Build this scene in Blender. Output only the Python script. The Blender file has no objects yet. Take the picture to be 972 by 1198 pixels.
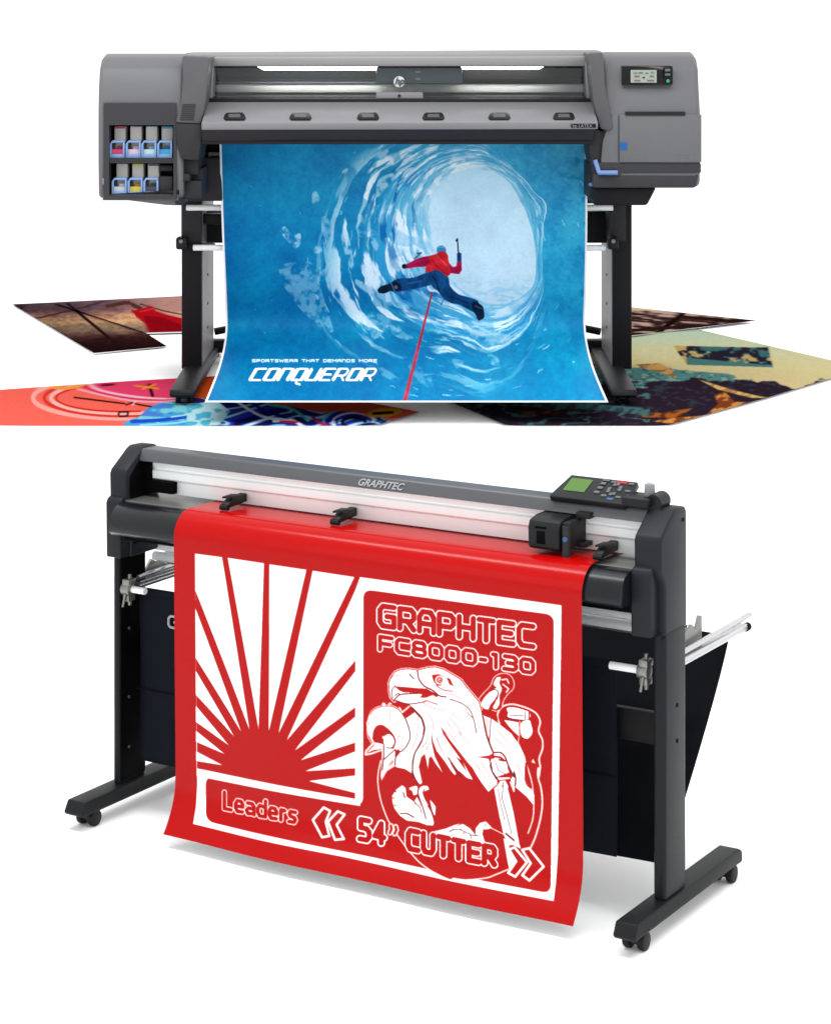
import bpy, bmesh, math, random
import numpy as np
from mathutils import Vector
random.seed(4)
C = bpy.context.scene.collection
F, CX, YH, CH = 2760.0, 486.0, 20.0, 2.576        # lens and camera height, in the units of the 972 px wide photograph
PZ = 1.076                                         # top of the white platform the wide printer stands on
# ------------------------------------------------------------------ tags
def tag(o, label=None, cat=None, group=None, kind=None):
    if label: o['label'] = label
    if cat: o['category'] = cat
    if group: o['group'] = group
    if kind: o['kind'] = kind
    return o
def empty(name, loc, rz, label, cat, group=None):
    o = bpy.data.objects.new(name, None); C.objects.link(o)
    o.location = loc; o.rotation_euler = (0, 0, rz); o.empty_display_size = .1
    return tag(o, label, cat, group)
# ------------------------------------------------------------------ colour and materials
def lin(c): 
    c = np.asarray(c, dtype=np.float64)
    return np.where(c <= .04045, c/12.92, ((c+.055)/1.055)**2.4)
def mat(name, rgb, rough=.5, metal=0.0, spec=.5, noise=0.0, nscale=40, bump=0.0, coat=0.0, emit=None, estr=0.0, stretch=None):
    m = bpy.data.materials.new(name); m.use_nodes = True
    nt = m.node_tree; b = nt.nodes['Principled BSDF']
    col = (*[float(x) for x in rgb], 1)
    b.inputs['Base Color'].default_value = col
    b.inputs['Roughness'].default_value = rough; b.inputs['Metallic'].default_value = metal
    b.inputs['Specular IOR Level'].default_value = spec*.35
    b.inputs['Coat Weight'].default_value = coat; b.inputs['Coat Roughness'].default_value = .15
    if emit: b.inputs['Emission Color'].default_value = (*emit, 1); b.inputs['Emission Strength'].default_value = estr
    if noise or bump:
        tc = nt.nodes.new('ShaderNodeTexCoord'); n = nt.nodes.new('ShaderNodeTexNoise')
        n.inputs['Scale'].default_value = nscale; n.inputs['Detail'].default_value = 6
        src = tc.outputs['Object']
        if stretch:
            mp = nt.nodes.new('ShaderNodeMapping'); mp.inputs['Scale'].default_value = stretch
            nt.links.new(src, mp.inputs[0]); src = mp.outputs[0]
        nt.links.new(src, n.inputs['Vector'])
        if noise:
            r = nt.nodes.new('ShaderNodeMix'); r.data_type = 'RGBA'
            r.inputs['A'].default_value = tuple(x*(1-noise) for x in col[:3])+(1,)
            r.inputs['B'].default_value = tuple(min(1, x*(1+noise)) for x in col[:3])+(1,)
            nt.links.new(n.outputs['Fac'], r.inputs['Factor']); nt.links.new(r.outputs['Result'], b.inputs['Base Color'])
            rr = nt.nodes.new('ShaderNodeMapRange'); rr.inputs['To Min'].default_value = max(.02, rough-.07); rr.inputs['To Max'].default_value = min(1, rough+.07)
            nt.links.new(n.outputs['Fac'], rr.inputs['Value']); nt.links.new(rr.outputs['Result'], b.inputs['Roughness'])
        if bump:
            bp = nt.nodes.new('ShaderNodeBump'); bp.inputs['Strength'].default_value = bump; bp.inputs['Distance'].default_value = .002
            nt.links.new(n.outputs['Fac'], bp.inputs['Height']); nt.links.new(bp.outputs['Normal'], b.inputs['Normal'])
    return m
def sm(name, r, g, b_, **k): return mat(name, lin((r/255, g/255, b_/255))*.62, **k)
def glass(name):
    m = bpy.data.materials.new(name); m.use_nodes = True; nt = m.node_tree; nt.nodes.clear()
    o = nt.nodes.new('ShaderNodeOutputMaterial'); mx = nt.nodes.new('ShaderNodeMixShader')
    t = nt.nodes.new('ShaderNodeBsdfTransparent'); t.inputs[0].default_value = (.9, .92, .93, 1)
    g = nt.nodes.new('ShaderNodeBsdfGlossy'); g.inputs['Roughness'].default_value = .04
    mx.inputs[0].default_value = .025
    nt.links.new(t.outputs[0], mx.inputs[1]); nt.links.new(g.outputs[0], mx.inputs[2]); nt.links.new(mx.outputs[0], o.inputs[0])
    return m
def printed(name, rough=.35, spec=.5, coat=0.0, bump=0.0):
    """ink printed on a sheet: the colours sit on the sheet's own vertices, plain white paper on the back"""
    m = bpy.data.materials.new(name); m.use_nodes = True; nt = m.node_tree; b = nt.nodes['Principled BSDF']
    a = nt.nodes.new('ShaderNodeAttribute'); a.attribute_name = 'Ink'
    g = nt.nodes.new('ShaderNodeNewGeometry'); x = nt.nodes.new('ShaderNodeMix'); x.data_type = 'RGBA'
    x.inputs['B'].default_value = (.8, .8, .8, 1)
    nt.links.new(g.outputs['Backfacing'], x.inputs['Factor']); nt.links.new(a.outputs['Color'], x.inputs['A'])
    nt.links.new(x.outputs['Result'], b.inputs['Base Color'])
    b.inputs['Roughness'].default_value = rough; b.inputs['Specular IOR Level'].default_value = spec
    b.inputs['Coat Weight'].default_value = coat; b.inputs['Coat Roughness'].default_value = .2
    if bump:
        tc = nt.nodes.new('ShaderNodeTexCoord'); n = nt.nodes.new('ShaderNodeTexNoise'); n.inputs['Scale'].default_value = 2.2; n.inputs['Detail'].default_value = 1
        bp = nt.nodes.new('ShaderNodeBump'); bp.inputs['Strength'].default_value = bump; bp.inputs['Distance'].default_value = .02
        nt.links.new(tc.outputs['Object'], n.inputs['Vector']); nt.links.new(n.outputs['Fac'], bp.inputs['Height']); nt.links.new(bp.outputs['Normal'], b.inputs['Normal'])
    return m
M = dict(
    floor=mat('white_floor', (.95, .95, .95), rough=.9, spec=.1),
    house=mat('printer_graphite', (.112, .113, .120), rough=.38, noise=.05, nscale=90, bump=.05, spec=.5),
    house2=mat('printer_graphite_dark', (.032, .032, .036), rough=.42, noise=.06, nscale=90),
    pillar=mat('printer_pillar', (.075, .075, .08), rough=.4, noise=.05, nscale=80),
    silver=mat('satin_silver', (.20, .20, .21), rough=.42, metal=.25, noise=.04, nscale=60),
    lightbar=mat('pale_bar', (.22, .22, .22), rough=.4, metal=.2),
    blk=mat('black_plastic', (.012, .012, .013), rough=.45, noise=.1, nscale=60),
    blk2=mat('black_satin', (.022, .022, .024), rough=.5, noise=.1, nscale=40),
    charcoal=mat('charcoal_steel', (.008, .008, .0095), rough=.42, spec=.35, noise=.08, nscale=50),
    legside=mat('grey_steel', (.17, .17, .185), rough=.45, noise=.05, nscale=50),
    alu=mat('aluminium', (.50, .50, .51), rough=.28, metal=.8, noise=.03, nscale=30, stretch=(.2, 8, 8)),
    whitemetal=mat('white_rail', (.90, .94, .94), rough=.35, metal=0, noise=.03, nscale=30, stretch=(.2, 6, 6)),
    platen=mat('platen', (.85, .86, .83), rough=.3, metal=0),
    slate=sm('slate_cover', 74, 86, 92, rough=.35),
    bezel=mat('black_gloss', (.006, .006, .007), rough=.12),
    screen=sm('lcd_screen', 176, 182, 172, rough=.3),
    green=sm('power_green', 60, 170, 120, rough=.4),
    blue=sm('sticker_blue', 30, 105, 185, rough=.4),
    lever=sm('lever_blue', 128, 160, 220, rough=.35),
    holder=sm('cartridge_blue', 138, 172, 226, rough=.35, noise=.04, nscale=60),
    pouch=sm('cartridge_grey', 225, 222, 216, rough=.5, noise=.06, nscale=80),
    silver_disc=mat('silver_disc', (.5, .5, .5), rough=.3),
    white=mat('white_ink', (.8, .8, .8), rough=.5),
    lamp=mat('led_strip', (.9, .9, .88), emit=(1, .99, .93), estr=18.0),
    graph=mat('cutter_grey', (.013, .0148, .018), spec=.35, rough=.42, noise=.06, nscale=140, bump=.06),
    graphd=mat('cutter_dark', (.008, .0092, .0105), rough=.42, noise=.06, nscale=140, bump=.06),
    leg=mat('cutter_leg', (.0095, .0108, .013), spec=.35, rough=.4, noise=.06, nscale=120, bump=.05),
    foot=mat('cutter_foot', (.006, .0065, .0075), rough=.5, noise=.1, nscale=140, bump=.08),
    beam=mat('beam_grey', (.085, .088, .096), rough=.36, metal=.3, noise=.04, nscale=40, stretch=(.2, 8, 8)),
    apron=mat('apron', (.005, .0058, .0075), rough=.25, spec=.8, noise=.04, nscale=30),
    inner=mat('inner_black', (.002, .002, .0025), rough=.6, spec=.1),
    fabric=mat('navy_fabric', (.005, .007, .011), rough=.85, noise=.2, nscale=160, bump=.25, spec=.25),
    fabricb=mat('black_fabric', (.004, .0045, .006), rough=.9, noise=.2, nscale=160, bump=.2, spec=.2),
    logo=mat('logo_grey', (.36, .37, .38), rough=.4),
    chrome=mat('chrome_letters', (.34, .35, .37), rough=.25, metal=.6),
    lcd=sm('green_lcd', 92, 132, 62, rough=.3),
    btn=mat('button_grey', (.10, .105, .115), rough=.4),
    red=sm('button_red', 190, 50, 60, rough=.4),
    bbtn=sm('button_blue', 70, 110, 160, rough=.4),
    rubber=mat('rubber', (.008, .008, .009), rough=.55),
    steel=mat('bracket_steel', (.22, .22, .21), rough=.35, metal=.7, noise=.1, nscale=60),
    knob=mat('grey_knob', (.2, .205, .21), rough=.4),
    glass=glass('window_glass'),
)
def inkmat(n, r, g, b): return sm(n, r, g, b, rough=.4)
# ------------------------------------------------------------------ mesh helpers (coordinates are in the frame of the root)
class MB:
    def __init__(s): s.bm = bmesh.new()
    def prism(s, pts, vec):
        pts = [Vector(p) for p in pts]; vec = Vector(vec); n = len(pts)
        a = [s.bm.verts.new(p) for p in pts]; b = [s.bm.verts.new(p+vec) for p in pts]
        s.bm.faces.new(a); s.bm.faces.new(b[::-1])
        for i in range(n): j = (i+1) % n; s.bm.faces.new((a[j], a[i], b[i], b[j]))
        return s
    def box(s, x0, x1, y0, y1, z0, z1):
        return s.prism([(x0, y0, z0), (x1, y0, z0), (x1, y0, z1), (x0, y0, z1)], (0, y1-y0, 0))
    def profx(s, yz, x0, x1): return s.prism([(x0, y, z) for y, z in yz], (x1-x0, 0, 0))
    def tube(s, p, q, r, n=16, r2=None):
        p, q = Vector(p), Vector(q); d = (q-p).normalized(); r2 = r if r2 is None else r2
        t = d.orthogonal().normalized(); w = d.cross(t)
        A = [s.bm.verts.new(p+(t*math.cos(6.28318*i/n)+w*math.sin(6.28318*i/n))*r) for i in range(n)]
        B = [s.bm.verts.new(q+(t*math.cos(6.28318*i/n)+w*math.sin(6.28318*i/n))*r2) for i in range(n)]
        s.bm.faces.new(A[::-1]); s.bm.faces.new(B)
        for i in range(n): j = (i+1) % n; s.bm.faces.new((A[i], A[j], B[j], B[i]))
        return s
    def build(s, name, m, parent=None, bevel=0.0, seg=2, smooth=False, off=None):
        bmesh.ops.recalc_face_normals(s.bm, faces=s.bm.faces)
        if off is not None: bmesh.ops.translate(s.bm, verts=s.bm.verts, vec=-Vector(off))
        me = bpy.data.meshes.new(name); s.bm.to_mesh(me); s.bm.free()
        o = bpy.data.objects.new(name, me); C.objects.link(o); me.materials.append(m)
        if parent: o.parent = parent
        if bevel:
            b = o.modifiers.new('bevel', 'BEVEL'); b.width = bevel; b.segments = seg; b.limit_method = 'ANGLE'; b.angle_limit = math.radians(28); b.harden_normals = False
        if smooth or bevel:
            for p in me.polygons: p.use_smooth = True
            e = o.modifiers.new('edges', 'EDGE_SPLIT'); e.split_angle = math.radians(32)
        return o
def cutbox(o, boxes):
    c = MB()
    for b in boxes: c.box(*b)
    k = c.build('cut_tmp', M['blk'])
    bo = o.modifiers.new('cut', 'BOOLEAN'); bo.operation = 'DIFFERENCE'; bo.solver = 'EXACT'; bo.object = k
    while o.modifiers[0] != bo: o.modifiers.move(o.modifiers.find('cut'), o.modifiers.find('cut')-1)
    k.parent = o.parent; k.matrix_parent_inverse.identity()
    bpy.context.view_layer.update()
    dg = bpy.context.evaluated_depsgraph_get()
    me = bpy.data.meshes.new_from_object(o.evaluated_get(dg)); o.modifiers.clear(); o.data = me
    bpy.data.objects.remove(k)
    return o
def text(name, s, size, loc, rot, m, parent, ext=.001, shear=0, sx=1, bold=0):
    cu = bpy.data.curves.new(name, 'FONT'); cu.body = s; cu.size = size; cu.extrude = ext; cu.shear = shear; cu.offset = bold; cu.resolution_u = 3
    t = bpy.data.objects.new('t', cu); C.objects.link(t)
    dg = bpy.context.evaluated_depsgraph_get(); me = bpy.data.meshes.new_from_object(t.evaluated_get(dg)); bpy.data.objects.remove(t)
    o = bpy.data.objects.new(name, me); C.objects.link(o); me.materials.clear(); me.materials.append(m)
    o.parent = parent; o.location = loc; o.rotation_euler = rot; o.scale = (sx, 1, 1)
    return o
# ------------------------------------------------------------------ ink on a sheet: a little painter (polygons, pen strokes, noise)
class Canvas:
    def __init__(s, x0, y0, x1, y1, k, col=(1, 1, 1)):
        s.x0, s.y0, s.k = x0, y0, k; s.w, s.h = int((x1-x0)*k), int((y1-y0)*k)
        s.a = np.empty((s.h, s.w, 3), np.float32); s.a[:] = col
        s.X = (x0+(np.arange(s.w)+.5)/k).astype(np.float32); s.Y = (y0+(np.arange(s.h)+.5)/k).astype(np.float32)
    def grid(s): return np.meshgrid(s.X, s.Y)
    def win(s, xa, ya, xb, yb):
        i0 = max(0, int((xa-s.x0)*s.k)-1); i1 = min(s.w, int((xb-s.x0)*s.k)+2); j0 = max(0, int((ya-s.y0)*s.k)-1); j1 = min(s.h, int((yb-s.y0)*s.k)+2)
        return i0, max(i0, i1), j0, max(j0, j1)
    def mask(s, pts):
        p = np.array(pts, float); i0, i1, j0, j1 = s.win(p[:, 0].min(), p[:, 1].min(), p[:, 0].max(), p[:, 1].max())
        X, Y = np.meshgrid(s.X[i0:i1], s.Y[j0:j1]); m = np.zeros(X.shape, bool)
        for a, b in zip(p, np.roll(p, -1, 0)):
            if a[1] == b[1]: continue
            m ^= ((Y > a[1]) != (Y > b[1])) & (X < (b[0]-a[0])*(Y-a[1])/(b[1]-a[1])+a[0])
        return (slice(j0, j1), slice(i0, i1)), m
    def poly(s, pts, col, smooth=0, al=1.0):
        if smooth: pts = crom(pts, True)
        w, m = s.mask(pts); s.a[w][m] = s.a[w][m]*(1-al)+np.array(col, np.float32)*al
    def line(s, pts, col, r, smooth=0, r1=None, closed=False, al=1.0):
        if smooth: pts = crom(pts, closed)
        elif closed: pts = list(pts)+[pts[0]]
        n = len(pts)-1
        for i in range(n):
            a, b = np.array(pts[i], float), np.array(pts[i+1], float); rr = r if r1 is None else r+(r1-r)*(i+.5)/n
            i0, i1, j0, j1 = s.win(min(a[0], b[0])-rr, min(a[1], b[1])-rr, max(a[0], b[0])+rr, max(a[1], b[1])+rr)
            X, Y = np.meshgrid(s.X[i0:i1], s.Y[j0:j1]); d = b-a; L = max(1e-9, d@d)
            t = np.clip(((X-a[0])*d[0]+(Y-a[1])*d[1])/L, 0, 1)
            m = (X-a[0]-t*d[0])**2+(Y-a[1]-t*d[1])**2 <= rr*rr
            v = s.a[j0:j1, i0:i1]; v[m] = v[m]*(1-al)+np.array(col, np.float32)*al
    def dot(s, x, y, r, col, ry=None):
        s.poly([(x+r*math.cos(t), y+(ry or r)*math.sin(t)) for t in np.linspace(0, 6.283, 24)[:-1]], col)
    def sample(s, px, py, ds=2):
        a = s.a; h, w = (s.h//ds)*ds, (s.w//ds)*ds
        a = a[:h, :w].reshape(h//ds, ds, w//ds, ds, 3).mean((1, 3)); k = s.k/ds
        fx = np.clip((px-s.x0)*k-.5, 0, a.shape[1]-1.001); fy = np.clip((py-s.y0)*k-.5, 0, a.shape[0]-1.001)
        ix, iy = fx.astype(int), fy.astype(int); u = (fx-ix)[..., None]; v = (fy-iy)[..., None]
        return (a[iy, ix]*(1-u)+a[iy, ix+1]*u)*(1-v)+(a[iy+1, ix]*(1-u)+a[iy+1, ix+1]*u)*v
def crom(p, closed=False, n=6):
    p = [np.array(q, float) for q in p]; N = len(p); out = []
    rng = range(N) if closed else range(N-1)
    for i in rng:
        if closed: a, b, c, d = p[i-1], p[i], p[(i+1) % N], p[(i+2) % N]
        else: a, b, c, d = p[max(0, i-1)], p[i], p[i+1], p[min(N-1, i+2)]
        for t in np.arange(n)/n: out.append(.5*((2*b)+(c-a)*t+(2*a-5*b+4*c-d)*t*t+(3*b-a-3*c+d)*t**3))
    if not closed: out.append(p[-1])
    return out
def vnoise(x, y, seed=0):
    ix, iy = np.floor(x), np.floor(y); fx, fy = x-ix, y-iy; fx = fx*fx*(3-2*fx); fy = fy*fy*(3-2*fy)
    def h(a, b):
        v = np.sin(a*127.1+b*311.7+seed*74.7)*43758.5453; return v-np.floor(v)
    return (h(ix, iy)*(1-fx)+h(ix+1, iy)*fx)*(1-fy)+(h(ix, iy+1)*(1-fx)+h(ix+1, iy+1)*fx)*fy
def fbm(x, y, seed=0, o=4):
    x = x.astype(np.float64); y = y.astype(np.float64); r = 0; a = .5; t = 0
    for i in range(o): r = r+a*vnoise(x, y, seed+i*3.1); t += a; x = x*2.03+7; y = y*2.03+3; a *= .5
    return r/t
GL = {  # pen paths of the letters, in a unit cell
 'A': [[(0, 0), (0, .75), (.22, 1), (.78, 1), (1, .75), (1, 0)], [(0, .4), (1, .4)]],
 'C': [[(1, 1), (.2, 1), (0, .8), (0, .2), (.2, 0), (1, 0)]],
 'D': [[(0, 0), (0, 1), (.75, 1), (1, .75), (1, .25), (.75, 0), (0, 0)]],
 'E': [[(1, 1), (0, 1), (0, 0), (1, 0)], [(0, .5), (.85, .5)]],
 'F': [[(1, 1), (0, 1), (0, 0)], [(0, .48), (.85, .48)]],
 'G': [[(1, 1), (.2, 1), (0, .8), (0, .2), (.2, 0), (1, 0), (1, .5), (.5, .5)]],
 'H': [[(0, 0), (0, 1)], [(1, 0), (1, 1)], [(0, .5), (1, .5)]],
 'L': [[(0, 1), (0, 0), (.9, 0)]],
 'M': [[(0, 0), (0, 1), (.5, .4), (1, 1), (1, 0)]],
 'N': [[(0, 0), (0, 1), (.75, 1), (1, .75), (1, 0)]],
 'O': [[(.2, 0), (0, .2), (0, .8), (.2, 1), (.8, 1), (1, .8), (1, .2), (.8, 0), (.2, 0)]],
 'P': [[(0, 0), (0, 1), (.8, 1), (1, .85), (1, .55), (.8, .4), (0, .4)]],
 'R': [[(0, 0), (0, 1), (.8, 1), (1, .85), (1, .55), (.8, .4), (0, .4)], [(.55, .4), (1, 0)]],
 'S': [[(1, 1), (.2, 1), (0, .85), (0, .65), (.2, .5), (.8, .5), (1, .35), (1, .15), (.8, 0), (0, 0)]],
 'T': [[(0, 1), (1, 1)], [(.5, 1), (.5, 0)]],
 'U': [[(0, 1), (0, .2), (.2, 0), (.8, 0), (1, .2), (1, 1)]],
 'W': [[(0, 1), (.22, 0), (.5, .8), (.78, 0), (1, 1)]],
 '8': [[(.2, .5), (0, .35), (0, .15), (.2, 0), (.8, 0), (1, .15), (1, .35), (.8, .5), (.2, .5), (.05, .65), (.05, .85), (.2, 1), (.8, 1), (.95, .85), (.95, .65), (.8, .5)]],
 '1': [[(.25, 1), (.6, 1), (.6, 0)]], '3': [[(.05, 1), (.8, 1), (1, .85), (1, .65), (.8, .5), (.3, .5)], [(.8, .5), (1, .35), (1, .15), (.8, 0), (0, 0)]],
 '-': [[(.1, .45), (.9, .45)]],
 '5': [[(.95, 1), (.1, 1), (.1, .58), (.7, .58), (1, .42), (1, .18), (.75, 0), (0, 0)]],
 '4': [[(.7, 0), (.7, 1), (0, .3), (1, .3)]],
 'e': [[(0, .33), (1, .33), (1, .48), (.75, .66), (.25, .66), (0, .46), (0, .2), (.25, 0), (.95, .02)]],
 'a': [[(.15, .66), (.75, .66), (1, .5), (1, 0)], [(1, .36), (.25, .34), (0, .2), (.2, 0), (1, .06)]],
 'd': [[(1, 1), (1, 0)], [(1, .08), (.7, 0), (.25, 0), (0, .2), (0, .46), (.25, .66), (1, .6)]],
 'r': [[(.1, 0), (.1, .66)], [(.1, .45), (.5, .66), (.9, .64)]],
 's': [[(.95, .66), (.2, .66), (.05, .5), (.25, .36), (.8, .3), (.95, .16), (.75, 0), (0, 0)]],
}
GL['0'] = GL['O']; GL['Q'] = GL['O']+[[(.45, .05), (.62, -.28), (1.05, -.38)]]
def write(cv, s, TL, TR, BR, BL, passes, gap=.45, widths=None, shear=0, glyphs=GL):
    widths = widths or {}; ws = [widths.get(c, 1.0) for c in s]; tot = sum(ws)+gap*(len(s)-1)
    TL, TR, BR, BL = [np.array(q, float) for q in (TL, TR, BR, BL)]
    for col, r in passes:
        x = 0
        for c, w in zip(s, ws):
            for st in glyphs.get(c, []):
                P = []
                for gx, gy in st:
                    u = (x+gx*w)/tot; P.append((TL*(1-u)+TR*u)*gy+(BL*(1-u)+BR*u)*(1-gy)+np.array([shear*(gy), 0]))
                cv.line(P, col, r)
            x += w+gap
def sheet(name, P, col, m, parent=None, loc=None, rz=0):
    ny, nx = P.shape[:2]; me = bpy.data.meshes.new(name); nv = nx*ny
    idx = np.arange(nv).reshape(ny, nx)
    q = np.stack([idx[:-1, :-1], idx[1:, :-1], idx[1:, 1:], idx[:-1, 1:]], -1).reshape(-1, 4)
    me.vertices.add(nv); me.vertices.foreach_set('co', P.reshape(-1).astype(np.float32))
    me.loops.add(q.size); me.loops.foreach_set('vertex_index', q.reshape(-1).astype(np.int32))
    me.polygons.add(len(q)); me.polygons.foreach_set('loop_start', np.arange(0, q.size, 4, dtype=np.int32))
    me.polygons.foreach_set('use_smooth', np.ones(len(q), bool))
    me.update(calc_edges=True)
    a = me.color_attributes.new('Ink', 'FLOAT_COLOR', 'POINT')
    c = np.ones((nv, 4), np.float32); c[:, :3] = lin(np.clip(col.reshape(-1, 3), 0, 1)); a.data.foreach_set('color', c.reshape(-1))
    o = bpy.data.objects.new(name, me); C.objects.link(o); me.materials.append(m)
    if parent: o.parent = parent
    if loc is not None: o.location = loc
    o.rotation_euler = (0, 0, rz)
    return o
def W(px, py, Y): return Vector(((px-CX)*Y/F, Y, CH-(py-YH)*Y/F))
def ZP(py, Y): return CH-(py-YH)*Y/F
def XP(px, Y): return (px-CX)*Y/F
# ================================================================== THE SETTING
PE = (CH-PZ)*F/478.0                               # front edge of the platform
tag(MB().box(-40, 40, -6, PE-.001, -.2, .04).build('floor', M['floor']), kind='structure')
tag(MB().box(-40, 40, PE, 90, -.2, PZ).build('platform', M['floor']), kind='structure')
# ================================================================== RED VINYL ON THE CUTTER
RA = math.radians(-31.3); RO = (-1.068, 7.445, 0)
def cut_px(x, y, z):
    X = RO[0]+x*math.cos(RA)-y*math.sin(RA); Y = RO[1]+x*math.sin(RA)+y*math.cos(RA)
    return CX+F*X/Y, YH-F*(z-CH)/Y
RED = (.625, .02, .02); WH = (.965, .955, .955); PK = (.985, .80, .78); DR = (.42, .06, .09)
def zA(*p): return [(420+x/8.1, 770+y/8.1) for x, y in p]
def zB(*p): return [(520+x/7.477, 770+y/7.477) for x, y in p]
def zC(*p): return [(420+x/7.983, 890+y/7.983) for x, y in p]
def zD(*p): return [(530+x/7.477, 890+y/7.477) for x, y in p]
def z7(*p): return [(180+x/2.662, 590+y/2.662) for x, y in p]
def z8(*p): return [(400+x/2.603, 640+y/2.603) for x, y in p]
def z6(*p): return [(240+x/5.4, 900+y/5.4) for x, y in p]
def paint_vinyl():
    cv = Canvas(180, 585, 712, 1095, 4, RED)
    cv.poly([(228, 648), (656.6, 708.4), (651, 1000), (648.5, 1035), (645.9, 1055.7), (520, 1029), (400, 1002), (300, 981.5), (224.3, 965), (227.5, 945), (229, 920)], WH)
    def rr(pts, rad):          # rounded corners
        out = []; n = len(pts)
        for i in range(n):
            a, b, c = [np.array(pts[j % n], float) for j in (i-1, i, i+1)]; r = rad
            p = b+(a-b)/np.linalg.norm(a-b)*r; q = b+(c-b)/np.linalg.norm(c-b)*r
            for t in np.linspace(0, 1, 8): out.append((1-t)**2*p+2*t*(1-t)*b+t*t*q)
        return out
    cv.poly(rr([(239.2, 908.5), (425, 943.2), (425, 689.5), (647.8, 719.5), (642.6, 1047), (239.6, 961.5)], 11), RED)
    cv.poly([(255, 925), (300, 925), (424.9, 944), (424.9, 705), (430, 705), (440, 980), (300, 970), (250, 940)], RED)
    # rising sun panel
    cv.poly([(228, 648), (421.8, 675), (421.8, 942.9), (228.6, 909)], WH)
    cv.poly([(228, 648), (415.9, 674), (421.5, 674.8), (415.9, 690), (415.9, 934.7), (229, 900)], RED)
    for q in (((128, 802), (128, 772), (212, 814)), ((128, 742), (128, 708), (219, 779)), ((128, 680), (128, 630), (233, 752)), ((128, 595), (128, 520), (250, 724)), ((128, 480), (128, 325), (272, 708)),
              ((128, 268), (128, 154), (212, 165), (299, 702)), ((230, 167), (343, 184), (328, 700)), ((360, 187), (475, 204), (361, 703)), ((495, 207), (624, 227), (391, 713)), ((645, 229), (645, 300), (628, 400), (628, 486), (417, 734)),
              ((628, 520), (628, 632), (442, 766)), ((628, 662), (628, 742), (461, 796)), ((628, 770), (628, 822), (475, 830)), ((628, 845), (628, 899), (486, 861))):
        cv.poly(z7(*q), WH)
    cv.poly([(416, 700), (421.8, 700), (421.8, 943), (416, 942)], WH); cv.poly([(228.5, 900.5), (416, 935), (416, 942), (228.5, 909)], WH)
    # ---- bubble outline and its red belly crossing the white frame
    arc = zC((205, 0), (182, 110), (178, 200), (190, 300), (220, 420), (280, 570), (370, 710), (460, 830), (570, 950), (700, 1040), (850, 1110))+zD((10, 1030), (100, 1042), (200, 1038), (300, 1025), (350, 1008), (480, 955))
    cv.poly(crom(arc)+zD((480, 900), (200, 900))+zC((600, 900)), RED)
    cv.line(arc, PK, .75, smooth=1)
    # ---- top right plants, wavy outline
    def outl(pts, fill=WH, ro=1.9, ri=1.05, sm_=1):
        cv.line(pts, PK, ro, smooth=sm_, closed=True); cv.line(pts, RED, ri, smooth=sm_, closed=True); cv.poly(pts, fill, smooth=sm_)
    cv.line(zB((480, 575), (463, 500), (500, 430), (580, 405), (660, 420), (740, 450), (800, 490), (832, 560), (818, 640), (850, 720), (850, 800), (823, 880), (830, 960), (818, 1047)) + zD((740, 70), (735, 140), (765, 260), (772, 400), (750, 540), (710, 680), (670, 770)), PK, .95, smooth=1)
    cv.poly(zB((545, 440), (600, 432), (690, 455), (740, 480), (745, 520), (690, 545), (560, 520), (555, 480)), WH, 1)
    cv.line(zB((570, 500), (690, 508)), DR, .5); cv.line(zB((540, 528), (620, 540), (720, 552)), DR, .8); cv.line(zB((705, 470), (700, 540)), DR, .5)
    cv.line(zB((735, 480), (738, 545)), RED, .8)
    cv.poly(zB((522, 545), (580, 552), (645, 565), (648, 685), (600, 640), (560, 595)), WH); cv.poly(zB((668, 570), (735, 545), (755, 590), (765, 650), (735, 700), (700, 705), (668, 672)), WH, 1)
    cv.line(zB((657, 555), (655, 660), (640, 740), (690, 850)), PK, .45)
    cv.poly(zB((755, 915), (770, 885), (788, 925)), PK)
    cv.line(zD((640, 40), (680, 180), (695, 300), (700, 400), (690, 520), (650, 640)), PK, .7, smooth=1)
    # ---- perched bird
    outl(zB((305, 385), (345, 320), (410, 250), (440, 180), (490, 148), (550, 150), (590, 195), (592, 260), (545, 310), (505, 370), (490, 430), (455, 455), (420, 445), (370, 480), (335, 465)), RED)
    cv.poly(zB((322, 400), (360, 335), (420, 280), (465, 262), (470, 300), (440, 360), (400, 410), (375, 470), (345, 440)), WH, 1)
    cv.poly(zB((430, 230), (455, 175), (490, 170), (480, 220), (500, 270), (480, 330), (480, 400), (450, 445), (425, 430), (450, 380), (470, 300), (460, 262)), WH, 1)
    for q in (zB((500, 190), (545, 185), (560, 220)), zB((510, 230), (560, 270), (540, 300)), zB((345, 400), (380, 420), (370, 460))): cv.line(q, PK, .8)
    cv.line(zB((405, 290), (440, 275), (470, 300), (460, 360)), DR, .6, 1)
    # ---- wing
    cv.poly(zB((345, 505), (410, 530), (480, 580), (580, 660), (650, 760), (700, 870), (712, 930), (700, 950))+zD((620, 60), (622, 180), (640, 225), (690, 265), (705, 310), (697, 392), (640, 320), (545, 235), (520, 150), (480, 60))+zB((560, 950), (500, 870), (430, 830), (400, 760), (365, 660)), WH)
    cv.poly(zD((625, 20), (640, 20), (655, 110), (690, 240), (650, 215), (626, 170)), RED)
    # ---- scarf and wheel on the left
    outl(zA((130, 800), (92, 720), (95, 620), (112, 540), (150, 490), (230, 462), (320, 466), (390, 510), (445, 590), (480, 680), (482, 770), (440, 850), (400, 885), (345, 900), (300, 880), (200, 860)), WH)
    cv.poly(zA((440, 578), (530, 515), (590, 580), (612, 660), (600, 760), (550, 850), (515, 930), (500, 1090), (440, 1052), (350, 1032), (345, 940), (370, 885), (440, 850), (482, 770), (480, 680), (460, 620)), WH)
    cv.line(zA((395, 505), (440, 575), (478, 680), (482, 770), (440, 850), (400, 885)), DR, .75, 1)
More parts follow.
